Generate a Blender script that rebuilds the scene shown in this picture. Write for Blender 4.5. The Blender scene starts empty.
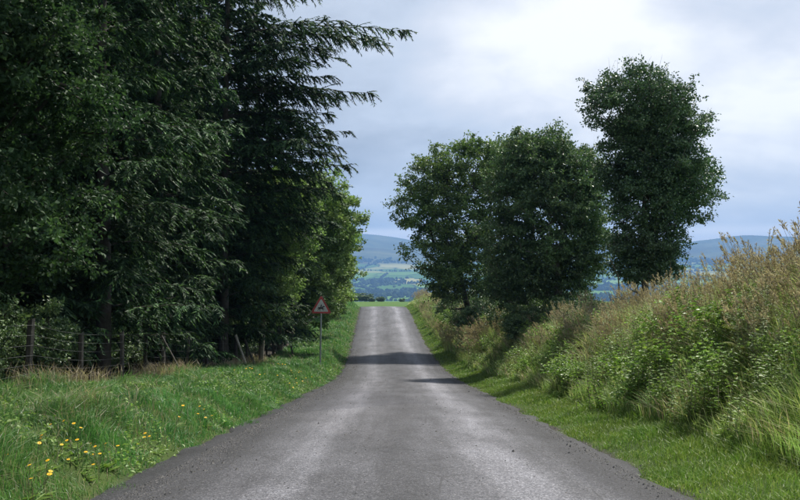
import bpy, math
import numpy as np
from mathutils import noise as mnoise, Vector

rng = np.random.default_rng(7)
C = bpy.context.scene.collection
S = bpy.context.scene
R = math.radians

# ------------------------------------------------------------------ camera
cam_d = bpy.data.cameras.new('camera')
cam_d.lens = 40.5; cam_d.sensor_width = 36; cam_d.clip_start = 0.1; cam_d.clip_end = 30000
cam = bpy.data.objects.new('camera', cam_d); C.objects.link(cam)
cam.location = (0, 0, 0)
cam.rotation_euler = (R(90 + 1.27), 0, R(-0.13))
S.camera = cam

# ------------------------------------------------------------------ world, sun, exposure
SUN_AZ, SUN_EL = 38.0, 57.0            # degrees clockwise from the view direction, degrees up
w = bpy.data.worlds.new('World'); S.world = w; w.use_nodes = True
nt = w.node_tree; N = nt.nodes; Lk = nt.links
for n in list(N): N.remove(n)
def nd(tree, typ, **kw):
    n = tree.nodes.new(typ)
    for k, v in kw.items(): setattr(n, k, v)
    return n
def vmath(tree, op, a, b=None):
    n = nd(tree, 'ShaderNodeVectorMath', operation=op)
    for i, v in enumerate((a, b)):
        if v is None: continue
        if hasattr(v, 'is_output'): tree.links.new(v, n.inputs[i])
        else: n.inputs[i].default_value = v
    return n
def fmath(tree, op, a, b=None, clamp=False):
    n = nd(tree, 'ShaderNodeMath', operation=op, use_clamp=clamp)
    for i, v in enumerate((a, b)):
        if v is None: continue
        if hasattr(v, 'is_output'): tree.links.new(v, n.inputs[i])
        else: n.inputs[i].default_value = v
    return n.outputs[0]
def ramp(tree, fac, stops, interp='LINEAR'):
    n = nd(tree, 'ShaderNodeValToRGB'); n.color_ramp.interpolation = interp
    e = n.color_ramp.elements
    while len(e) < len(stops): e.new(0.5)
    for i, (p, c) in enumerate(stops):
        e[i].position = p; e[i].color = (*c, 1) if len(c) == 3 else c
    tree.links.new(fac, n.inputs[0]); return n.outputs[0]
def noise(tree, vec, scale, detail=4, rough=0.55, dist=0.0):
    n = nd(tree, 'ShaderNodeTexNoise'); n.inputs['Scale'].default_value = scale
    n.inputs['Detail'].default_value = detail; n.inputs['Roughness'].default_value = rough
    n.inputs['Distortion'].default_value = dist
    if vec is not None: tree.links.new(vec, n.inputs['Vector'])
    return n.outputs['Fac']
def mixc(tree, fac, a, b, typ='MIX'):
    n = nd(tree, 'ShaderNodeMix', data_type='RGBA', blend_type=typ)
    for i, v in ((0, fac), (6, a), (7, b)):
        if hasattr(v, 'is_output'): tree.links.new(v, n.inputs[i])
        elif i == 0: n.inputs[0].default_value = v
        else: n.inputs[i].default_value = (*v, 1)
    return n.outputs[2]

sky = nd(nt, 'ShaderNodeTexSky', sky_type='NISHITA'); sky.sun_disc = False
sky.sun_elevation = R(SUN_EL); sky.sun_rotation = R(SUN_AZ); sky.altitude = 300
tc = nd(nt, 'ShaderNodeTexCoord')
nrm = vmath(nt, 'NORMALIZE', tc.outputs['Generated']).outputs[0]
sep = nd(nt, 'ShaderNodeSeparateXYZ'); Lk.new(nrm, sep.inputs[0])
zz = fmath(nt, 'ADD', fmath(nt, 'MAXIMUM', sep.outputs[2], 0.0), 0.34)
cx = fmath(nt, 'DIVIDE', sep.outputs[0], zz); cy = fmath(nt, 'DIVIDE', sep.outputs[1], zz)
comb = nd(nt, 'ShaderNodeCombineXYZ'); Lk.new(cx, comb.inputs[0]); Lk.new(cy, comb.inputs[1]); comb.inputs[2].default_value = 1.7
off = vmath(nt, 'ADD', comb.outputs[0], (2.35, 0.72, 0.0)).outputs[0]
n1 = noise(nt, off, 1.35, 8, 0.5, 0.25)
n2 = noise(nt, off, 4.2, 8, 0.55, 0.3)
# glow of the thin cloud towards the sun side
g0 = vmath(nt, 'DOT_PRODUCT', nrm, Vector((math.sin(R(19)) * math.cos(R(13)), math.cos(R(19)) * math.cos(R(13)), math.sin(R(13))))).outputs['Value']
glow = nd(nt, 'ShaderNodeMapRange', interpolation_type='SMOOTHSTEP'); Lk.new(g0, glow.inputs[0])
glow.inputs[1].default_value = 0.94; glow.inputs[2].default_value = 1.0; glow.inputs[3].default_value = 0.0; glow.inputs[4].default_value = 0.14
dens = fmath(nt, 'ADD', fmath(nt, 'ADD', fmath(nt, 'MULTIPLY', n1, 0.78), fmath(nt, 'MULTIPLY', n2, 0.22)), glow.outputs[0])
ccol = ramp(nt, dens, [(0.40, (0.38, 0.43, 0.52)), (0.49, (0.55, 0.61, 0.71)), (0.54, (0.66, 0.73, 0.84)), (0.60, (0.80, 0.84, 0.92)), (0.70, (1.15, 1.15, 1.15))])
# bluer, darker cloud base low down, with a pale strip on the skyline
lowf = nd(nt, 'ShaderNodeMapRange', interpolation_type='SMOOTHSTEP'); Lk.new(sep.outputs[2], lowf.inputs[0])
lowf.inputs[1].default_value = 0.02; lowf.inputs[2].default_value = 0.16; lowf.inputs[3].default_value = 0.45; lowf.inputs[4].default_value = 0.0
ccol = mixc(nt, lowf.outputs[0], ccol, (0.56, 0.65, 0.80))
strip = nd(nt, 'ShaderNodeMapRange', interpolation_type='SMOOTHSTEP'); Lk.new(sep.outputs[2], strip.inputs[0])
strip.inputs[1].default_value = 0.040; strip.inputs[2].default_value = 0.050; strip.inputs[3].default_value = 0.9; strip.inputs[4].default_value = 0.0
ccol = mixc(nt, fmath(nt, 'MULTIPLY', strip.outputs[0], fmath(nt, 'MULTIPLY', n1, 1.5), True), ccol, (1.35, 1.30, 1.28))
ccol = mixc(nt, 1.0, ccol, (5.9, 5.9, 5.9), 'MULTIPLY')
allc = mixc(nt, 0.93, sky.outputs[0], ccol)
bg = nd(nt, 'ShaderNodeBackground'); bg.inputs['Strength'].default_value = 0.1
Lk.new(allc, bg.inputs['Color'])
wo = nd(nt, 'ShaderNodeOutputWorld'); Lk.new(bg.outputs[0], wo.inputs['Surface'])

sl = bpy.data.lights.new('sun', 'SUN'); sl.energy = 4.0; sl.angle = R(3.0); sl.color = (1.0, 0.95, 0.86)
so = bpy.data.objects.new('sun', sl); C.objects.link(so)
sd = Vector((math.sin(R(SUN_AZ)) * math.cos(R(SUN_EL)), math.cos(R(SUN_AZ)) * math.cos(R(SUN_EL)), math.sin(R(SUN_EL))))
so.rotation_euler = sd.to_track_quat('Z', 'Y').to_euler(); so.location = sd * 300
S.view_settings.view_transform = 'Standard'; S.view_settings.look = 'None'
S.view_settings.exposure = 0.78; S.view_settings.gamma = 1.0
S.cycles.volume_bounces = 0; S.cycles.max_bounces = 8; S.cycles.transparent_max_bounces = 8
S.cycles.diffuse_bounces = 3

# ------------------------------------------------------------------ helpers
def tag(o, label=None, cat=None, group=None, kind=None):
    if label: o['label'] = label
    if cat: o['category'] = cat
    if group: o['group'] = group
    if kind: o['kind'] = kind
    return o
def mesh(name, parts, mats, smooth=False, attrs=None):
    """parts: list of (verts (n,3), faces (m,k), material index)"""
    me = bpy.data.meshes.new(name)
    V = np.concatenate([p[0] for p in parts]).astype(np.float32)
    loops, tot, mi = [], [], []
    o = 0
    for p in parts:
        f = p[1]; loops.append((f + o).ravel()); tot.append(np.full(len(f), f.shape[1])); mi.append(np.full(len(f), p[2] if len(p) > 2 else 0)); o += len(p[0])
    loops = np.concatenate(loops); tot = np.concatenate(tot); mi = np.concatenate(mi)
    me.vertices.add(len(V)); me.vertices.foreach_set('co', V.ravel())
    me.loops.add(len(loops)); me.loops.foreach_set('vertex_index', loops.astype(np.int32))
    me.polygons.add(len(tot)); st = np.concatenate([[0], np.cumsum(tot)[:-1]])
    me.polygons.foreach_set('loop_start', st.astype(np.int32)); me.polygons.foreach_set('loop_total', tot.astype(np.int32))
    me.polygons.foreach_set('material_index', mi.astype(np.int32))
    me.polygons.foreach_set('use_smooth', np.full(len(tot), smooth))
    for m in (mats if isinstance(mats, (list, tuple)) else [mats]): me.materials.append(m)
    if attrs:
        for k, a in attrs.items():
            at = me.attributes.new(k, 'FLOAT', 'POINT'); at.data.foreach_set('value', a.astype(np.float32))
    me.update(calc_edges=True); return me
def link(name, data, parent=None, loc=None):
    o = bpy.data.objects.new(name, data); C.objects.link(o)
    if parent: o.parent = parent
    if loc is not None: o.location = loc
    return o
def unit(v): return v / np.maximum(np.linalg.norm(v, axis=-1, keepdims=True), 1e-9)
def rdir(n, r=None):
    return unit((r or rng).normal(size=(n, 3)))
def leaf_quads(P, D, Nn, L, W, fold=0.12):
    D = unit(D); side = unit(np.cross(D, Nn)); up = np.cross(side, D)
    L = np.asarray(L).reshape(-1, 1) * np.ones((len(P), 1)); W = np.asarray(W).reshape(-1, 1) * np.ones((len(P), 1))
    a = P; b = P + D * L * .45 + side * W / 2 + up * W * fold; c = P + D * L - up * L * .08; d = P + D * L * .45 - side * W / 2 + up * W * fold
    V = np.stack([a, b, c, d], 1).reshape(-1, 3); F = np.arange(len(P) * 4).reshape(-1, 4)
    return V, F
def segs(A, B, ra, rb, n=5):
    A = np.asarray(A, float); B = np.asarray(B, float); D = unit(B - A)
    ref = np.where(np.abs(D[:, 2:3]) > .9, np.array([[1., 0, 0]]), np.array([[0, 0, 1.]]))
    u = unit(np.cross(D, ref)); v = np.cross(D, u)
    t = np.arange(n) * 2 * math.pi / n; cs, sn = np.cos(t)[None, :, None], np.sin(t)[None, :, None]
    ring = u[:, None] * cs + v[:, None] * sn
    ra = np.asarray(ra, float).reshape(-1, 1, 1) * np.ones((len(A), 1, 1)); rb = np.asarray(rb, float).reshape(-1, 1, 1) * np.ones((len(A), 1, 1))
    V = np.concatenate([A[:, None] + ring * ra, B[:, None] + ring * rb], 1).reshape(-1, 3)
    i = np.arange(n); j = (i + 1) % n
    f = np.stack([i, j, j + n, i + n], 1)
    F = (f[None] + (np.arange(len(A)) * 2 * n)[:, None, None]).reshape(-1, 4)
    return V, F
def box(cx, cy, cz, sx, sy, sz, rx=0, ry=0, rz=0):
    v = np.array([[x, y, z] for z in (-.5, .5) for y in (-.5, .5) for x in (-.5, .5)]) * [sx, sy, sz]
    from mathutils import Euler
    M = np.array(Euler((rx, ry, rz)).to_matrix()); v = v @ M.T + [cx, cy, cz]
    f = np.array([[0, 2, 3, 1], [4, 5, 7, 6], [0, 1, 5, 4], [2, 6, 7, 3], [0, 4, 6, 2], [1, 3, 7, 5]])
    return v, f
def px(x, y, d):                       # a photo pixel at distance d, in metres
    return np.array([(x - 398) / 900 * d, d, (270 - y) / 900 * d])
def vnoise(P, s, seed=0.0):
    """smooth value noise, vectorised"""
    q = np.asarray(P, float) * s + seed; i = np.floor(q).astype(np.int64); f = q - i; f = f * f * (3 - 2 * f)
    def h(a):
        k = (a[..., 0] * 374761393 + a[..., 1] * 668265263 + (a[..., 2] * 2147483647 if a.shape[-1] > 2 else 0)) & 0xffffffff
        k = ((k ^ (k >> 13)) * 1274126177) & 0xffffffff
        return ((k ^ (k >> 16)) & 0xffff) / 65535.0
    nd_ = q.shape[-1]; out = 0
    for c in range(2 ** nd_):
        o = np.array([(c >> b) & 1 for b in range(nd_)])
        wgt = np.prod(np.where(o == 1, f, 1 - f), -1); out = out + wgt * h(i + o)
    return out

# ------------------------------------------------------------------ materials
def mat(name):
    m = bpy.data.materials.new(name); m.use_nodes = True; t = m.node_tree
    b = t.nodes['Principled BSDF']; return m, t, b
def leaf_mat(name, stops, rough=0.5, trans=0.3, scale=0.8, spec=0.35, clump=0.35, hue=0.015):
    m, t, b = mat(name)
    g = nd(t, 'ShaderNodeNewGeometry'); c = ramp(t, g.outputs['Random Per Island'], stops)
    ob = nd(t, 'ShaderNodeTexCoord')
    nz = noise(t, ob.outputs['Object'], scale, 3)
    v = nd(t, 'ShaderNodeHueSaturation'); t.links.new(c, v.inputs['Color'])
    mr = nd(t, 'ShaderNodeMapRange'); t.links.new(nz, mr.inputs[0])
    mr.inputs[1].default_value = 0.3; mr.inputs[2].default_value = 0.7; mr.inputs[3].default_value = 1 - clump; mr.inputs[4].default_value = 1 + clump
    t.links.new(mr.outputs[0], v.inputs['Value'])
    hn = nd(t, 'ShaderNodeMapRange'); t.links.new(noise(t, ob.outputs['Object'], scale * .6 + .13, 2), hn.inputs[0])
    hn.inputs[1].default_value = .3; hn.inputs[2].default_value = .7; hn.inputs[3].default_value = .5 - hue; hn.inputs[4].default_value = .5 + hue; t.links.new(hn.outputs[0], v.inputs['Hue'])
    t.links.new(v.outputs[0], b.inputs['Base Color']); b.inputs['Roughness'].default_value = rough
    b.inputs['Specular IOR Level'].default_value = spec
    tr = nd(t, 'ShaderNodeBsdfTranslucent')
    br = mixc(t, 1.0, v.outputs[0], (1.12, 1.25, 0.75), 'MULTIPLY'); t.links.new(br, tr.inputs[0])
    mx = nd(t, 'ShaderNodeMixShader'); mx.inputs[0].default_value = trans
    t.links.new(b.outputs[0], mx.inputs[1]); t.links.new(tr.outputs[0], mx.inputs[2])
    t.links.new(mx.outputs[0], t.nodes['Material Output'].inputs['Surface'])
    return m
def plain(name, col, rough=0.7, var=0.25, scale=8, metal=0.0, bump=0.0):
    m, t, b = mat(name); ob = nd(t, 'ShaderNodeTexCoord'); nz = noise(t, ob.outputs['Object'], scale, 5, 0.6)
    c = ramp(t, nz, [(0.3, tuple(x * (1 - var) for x in col)), (0.7, tuple(min(1, x * (1 + var)) for x in col))])
    t.links.new(c, b.inputs['Base Color']); b.inputs['Roughness'].default_value = rough; b.inputs['Metallic'].default_value = metal
    if bump:
        bp = nd(t, 'ShaderNodeBump'); bp.inputs['Strength'].default_value = bump; bp.inputs['Distance'].default_value = 0.02
        t.links.new(nz, bp.inputs['Height']); t.links.new(bp.outputs[0], b.inputs['Normal'])
    return m
M = {}
M['bark'] = plain('bark', (0.055, 0.047, 0.038), 0.9, 0.45, 9, bump=0.6)
M['bark_grey'] = plain('bark_grey', (0.17, 0.15, 0.12), 0.9, 0.4, 12, bump=0.6)
M['sycamore'] = leaf_mat('sycamore_leaf', [(0, (0.025, 0.054, 0.025)), (0.6, (0.043, 0.087, 0.037)), (1, (0.081, 0.137, 0.064))], 0.5, 0.3, 0.7, spec=0.12)
M['hawthorn'] = leaf_mat('hawthorn_leaf', [(0, (0.065, 0.106, 0.032)), (0.6, (0.114, 0.178, 0.050)), (1, (0.204, 0.277, 0.087))], 0.45, 0.3, 0.5)
M['ashleaf'] = leaf_mat('pale_leaf', [(0, (0.121, 0.187, 0.062)), (0.6, (0.201, 0.306, 0.102)), (1, (0.356, 0.471, 0.186))], 0.5, 0.33, 0.4)
M['dark_leaf'] = leaf_mat('dark_leaf', [(0, (0.063, 0.113, 0.053)), (0.6, (0.101, 0.167, 0.070)), (1, (0.205, 0.271, 0.124))], 0.45, 0.22, 0.5)
M['ivy'] = leaf_mat('ivy_leaf', [(0, (0.042, 0.087, 0.042)), (0.6, (0.075, 0.137, 0.060)), (1, (0.147, 0.222, 0.107))], 0.36, 0.18, 0.5, 0.5)
M['spruce'] = leaf_mat('spruce_needles', [(0, (0.019, 0.041, 0.020)), (0.6, (0.032, 0.067, 0.030)), (1, (0.060, 0.108, 0.050))], 0.55, 0.15, 0.4, spec=0.12)
M['spruce_tip'] = leaf_mat('spruce_tips', [(0, (0.068, 0.144, 0.051)), (1, (0.152, 0.270, 0.094))], 0.55, 0.2, 0.4, spec=0.12)
M['grass'] = leaf_mat('verge_grass_blades', [(0, (0.055, 0.152, 0.039)), (0.55, (0.095, 0.225, 0.062)), (0.85, (0.158, 0.303, 0.107)), (1, (0.299, 0.365, 0.230))], 0.42, 0.35, 0.6, 0.4, 0.3, hue=0.02)
M['short_grass'] = leaf_mat('roadside_grass_blades', [(0, (0.094, 0.172, 0.032)), (0.6, (0.156, 0.250, 0.050)), (1, (0.288, 0.322, 0.116))], 0.5, 0.35, 0.9, 0.3, 0.25)
M['dry'] = leaf_mat('dry_grass', [(0, (0.253, 0.198, 0.132)), (0.6, (0.391, 0.313, 0.220)), (1, (0.575, 0.495, 0.373))], 0.7, 0.3, 1.5)
M['bank_grass'] = leaf_mat('bank_grass_blades', [(0, (0.200, 0.318, 0.081)), (0.5, (0.335, 0.489, 0.149)), (0.85, (0.558, 0.596, 0.269)), (1, (0.804, 0.660, 0.457))], 0.6, 0.3, 0.8, hue=0.03)
M['bramble'] = leaf_mat('bramble_leaf', [(0, (0.111, 0.194, 0.043)), (0.6, (0.206, 0.329, 0.070)), (1, (0.394, 0.524, 0.139))], 0.42, 0.33, 1.2)
M['nettle'] = leaf_mat('nettle_leaf', [(0, (0.102, 0.180, 0.037)), (1, (0.226, 0.350, 0.074))], 0.5, 0.35, 1.2)
M['silver'] = leaf_mat('willowherb_leaf', [(0, (0.200, 0.263, 0.154)), (0.6, (0.370, 0.431, 0.293)), (1, (0.645, 0.692, 0.553))], 0.5, 0.3, 1.2)
M['fern'] = leaf_mat('fern_leaf', [(0, (0.106, 0.140, 0.035)), (1, (0.234, 0.246, 0.082))], 0.5, 0.35, 1.2)
M['fluff'] = leaf_mat('seed_fluff', [(0, (0.34, 0.25, 0.20)), (1, (0.55, 0.46, 0.38))], 0.9, 0.4, 1.2)
M['stem'] = plain('plant_stem', (0.17, 0.16, 0.08), 0.7, 0.3, 20)
M['yellow'] = plain('yellow_petal', (0.85, 0.50, 0.01), 0.6, 0.12, 30)
M['orange'] = plain('flower_centre', (0.60, 0.24, 0.01), 0.7, 0.1, 30)
M['post'] = plain('weathered_post', (0.07, 0.063, 0.053), 0.85, 0.35, 14, bump=0.5)
M['wire'] = plain('galvanised_wire', (0.11, 0.115, 0.12), 0.6, 0.15, 30, metal=0.3)
M['pole'] = plain('galvanised_pole', (0.30, 0.32, 0.33), 0.5, 0.12, 12, metal=0.3)
M['red'] = plain('sign_red', (0.42, 0.05, 0.045), 0.5, 0.28, 5)
M['white'] = plain('sign_white', (0.52, 0.53, 0.52), 0.5, 0.16, 4)
M['black'] = plain('sign_black', (0.012, 0.012, 0.014), 0.4, 0.1, 9)
M['white_post'] = plain('white_post', (0.62, 0.60, 0.57), 0.6, 0.1, 9)
M['stone'] = plain('chipping', (0.12, 0.115, 0.11), 0.9, 0.6, 40)

# ------------------------------------------------------------------ terrain functions
def table(pts, x, sm):
    xs = np.arange(-200, 1400, 0.5); p = np.array(pts, float)
    ys = np.interp(xs, p[:, 0], p[:, 1]); k = int(sm / 0.5)
    ker = np.hanning(2 * k + 3); ker /= ker.sum()
    ysm = np.convolve(np.pad(ys, k + 1, 'edge'), ker, 'valid')
    return np.interp(x, xs, ysm)
RZ = [(-200, 16), (0, -1.30), (36, -4.42), (44, -5.02), (53, -5.30), (67, -5.17), (82, -4.74), (98, -4.22), (108, -4.30), (125, -5.5), (160, -9.5), (210, -14.5), (300, -13.7), (355, -12.6), (400, -14), (600, -38), (1000, -66), (1400, -80)]
RC = [(-200, 0), (36, 0), (43, -.05), (53, -.34), (67, -.72), (82, -1.05), (102, -1.6), (125, -2.6), (200, -9), (400, -30), (1400, -60)]
def roadz(y): return table(RZ, y, 7)
def roadc(y): return table(RC, y, 8)
FAR = [(600, -38), (1000, -66), (1500, -84), (2200, -92), (3000, -88), (3700, -62), (4300, -26), (4900, 14), (5400, 60), (6200, 118), (7000, 190), (7800, 262), (8300, 268), (9000, 250), (12000, 230)]
def fbm(P, s, seed=0, o=4):
    r = 0; a = 1; t = 0
    for k in range(o): r = r + a * (vnoise(P, s * 2 ** k, seed + 17.3 * k) - .5); t += a; a *= .5
    return r / t
def ground_z(x, y):
    x = np.asarray(x, float); y = np.asarray(y, float)
    P = np.stack([x, y], -1)
    zr = np.where(y < 1300, table(RZ, np.minimum(y, 1399), 7), 0)
    f = np.array(FAR, float)
    yw = y + 900 * fbm(P, 1 / 2600., 5, 2) * np.clip((y - 1500) / 3000, 0, 1) * 1.0
    zf = np.interp(yw, f[:, 0], f[:, 1]) + fbm(P, 1 / 900., 3) * 70 * np.clip((y - 1200) / 3000, 0, 1) + (vnoise(P, 1 / 1500., 4.4) - .5) * 95 * np.clip((y - 3800) / 2500, 0, 1) - np.abs(vnoise(P, 1 / 700., 9.4) - .5) * 70 * np.clip((y - 4000) / 2500, 0, 1) + fbm(P, 1 / 300., 3) * 14 * np.clip((y - 600) / 2000, 0, 1)
    q = x / np.maximum(y, 1); zf = zf + (75 * np.exp(-((q + .045) / .05) ** 2) + 60 * np.exp(-((q - .42) / .10) ** 2) - 35 * np.exp(-((q - .18) / .12) ** 2)) * np.clip((y - 5200) / 2000, 0, 1)
    b = np.clip((y - 600) / 400, 0, 1)
    z = zr * (1 - b) + zf * b
    s = x - roadc(np.minimum(y, 1399))
    near = np.clip((420 - y) / 300, 0, 1)
    # left verge
    lw = np.interp(y, [0, 45, 102], [1.35, 1.2, 0.9])
    L = np.clip((-s - 2.75) / lw, 0, 1); L = L * L * (3 - 2 * L)
    left = L * np.interp(y, [0, 25, 45, 102, 130], [0.55, 0.48, 0.52, 0.5, 0.2])
    left = left + np.clip((-s - 9) / 60, 0, 1) * 6.0
    # right bank
    H = np.interp(y, [13, 30, 55, 80, 102, 130], [2.0, 1.85, 1.75, 1.45, 1.05, 0.4])
    r0 = np.interp(y, [0, 30, 60, 102], [3.6, 3.4, 3.1, 2.8]); r1 = np.interp(y, [0, 50, 102], [6.6, 6.2, 5.2])
    T = np.clip((s - r0) / (r1 - r0), 0, 1); T = T * T * (3 - 2 * T)
    right = np.clip((s - 2.55) / 1.0, 0, 1) * 0.08 + T * H - np.clip((s - 9) / 200, 0, 1) * 6.0
    side = np.where(s < 0, left, right) * near
    bump = fbm(P, 0.9, 2, 3) * 0.22 * np.clip((np.abs(s) - 2.7) / 1.2, 0, 1) * near
    bed = (np.where(np.abs(s) < 2.4, -0.05, 0) - .078 * np.clip((3.3 - np.abs(s)) / .4, 0, 1)) * (y < 400)
    return z + side + bump + bed

# ------------------------------------------------------------------ setting materials
def ground_material():
    m, t, b = mat('ground_soil')
    ob = nd(t, 'ShaderNodeTexCoord').outputs['Object']
    at = nd(t, 'ShaderNodeAttribute', attribute_name='side'); s = at.outputs['Fac']
    n1 = noise(t, ob, 1.3, 6, .6); n2 = noise(t, ob, 14, 5, .65)
    g = ramp(t, n1, [(0.3, (0.035, 0.055, 0.018)), (0.55, (0.055, 0.085, 0.022)), (0.75, (0.085, 0.095, 0.035))])
    soil = ramp(t, n2, [(0.3, (0.030, 0.027, 0.023)), (0.7, (0.085, 0.077, 0.066))])
    mask = nd(t, 'ShaderNodeMapRange'); t.links.new(s, mask.inputs[0]); mask.inputs[1].default_value = 0.0; mask.inputs[2].default_value = 1.0
    c = mixc(t, mask.outputs[0], g, soil)
    fld = nd(t, 'ShaderNodeAttribute', attribute_name='field').outputs['Fac']
    fg = ramp(t, noise(t, ob, 0.02, 4), [(0.3, (0.055, 0.115, 0.025)), (0.7, (0.08, 0.14, 0.035))])
    c = mixc(t, fld, c, fg)
    t.links.new(c, b.inputs['Base Color']); b.inputs['Roughness'].default_value = 0.95; b.inputs['Specular IOR Level'].default_value = 0.1
    bp = nd(t, 'ShaderNodeBump'); bp.inputs['Strength'].default_value = 0.6; bp.inputs['Distance'].default_value = 0.04
    t.links.new(n2, bp.inputs['Height']); t.links.new(bp.outputs[0], b.inputs['Normal'])
    return m
def hill_material():
    m, t, b = mat('hill_fields')
    ob = nd(t, 'ShaderNodeTexCoord').outputs['Object']
    # patchwork of fields
    wob = noise(t, ob, 0.004, 3); wv = vmath(t, 'SCALE', (1, 1, 0)); t.links.new(fmath(t, 'MULTIPLY', wob, 160.0), wv.inputs['Scale'])
    o2 = vmath(t, 'ADD', ob, wv.outputs[0]).outputs[0]
    sc = vmath(t, 'MULTIPLY', o2, (0.0052, 0.0034, 0.0)).outputs[0]
    vo = nd(t, 'ShaderNodeTexVoronoi', voronoi_dimensions='2D'); vo.inputs['Scale'].default_value = 1.0; vo.inputs['Randomness'].default_value = 0.85
    t.links.new(sc, vo.inputs['Vector'])
    sepc = nd(t, 'ShaderNodeSeparateColor'); t.links.new(vo.outputs['Color'], sepc.inputs[0])
    fc = ramp(t, sepc.outputs[0], [(0.0, (0.07, 0.14, 0.03)), (0.3, (0.11, 0.20, 0.045)), (0.5, (0.16, 0.26, 0.07)), (0.68, (0.09, 0.15, 0.04)), (0.8, (0.30, 0.29, 0.12)), (0.92, (0.22, 0.24, 0.09)), (1.0, (0.06, 0.10, 0.03))], 'CONSTANT')
    ve = nd(t, 'ShaderNodeTexVoronoi', voronoi_dimensions='2D', feature='DISTANCE_TO_EDGE'); ve.inputs['Scale'].default_value = 1.0; ve.inputs['Randomness'].default_value = 0.85
    t.links.new(sc, ve.inputs['Vector'])
    hedge = ramp(t, ve.outputs['Distance'], [(0.02, (1, 1, 1)), (0.045, (0, 0, 0))])
    fc = mixc(t, hedge, fc, (0.03, 0.05, 0.02))
    # moorland on the higher ground
    mo = noise(t, ob, 0.0016, 6, 0.6, 0.6)
    mc = ramp(t, mo, [(0.35, (0.075, 0.055, 0.04)), (0.5, (0.10, 0.11, 0.045)), (0.62, (0.15, 0.15, 0.07)), (0.75, (0.08, 0.06, 0.045))])
    mc = mixc(t, ramp(t, noise(t, ob, 0.012, 5, 0.6), [(0.42, (0, 0, 0)), (0.6, (0.6, 0.6, 0.6))]), mc, (0.05, 0.06, 0.03))
    sp = nd(t, 'ShaderNodeSeparateXYZ'); t.links.new(ob, sp.inputs[0])
    hz = fmath(t, 'ADD', sp.outputs[2], fmath(t, 'MULTIPLY', noise(t, ob, 0.0022, 4), 110.0))
    k = nd(t, 'ShaderNodeMapRange'); t.links.new(hz, k.inputs[0]); k.inputs[1].default_value = 78; k.inputs[2].default_value = 100
    c = mixc(t, k.outputs[0], fc, mc)
    t.links.new(c, b.inputs['Base Color']); b.inputs['Roughness'].default_value = 1.0; b.inputs['Specular IOR Level'].default_value = 0.0
    return m
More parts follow.
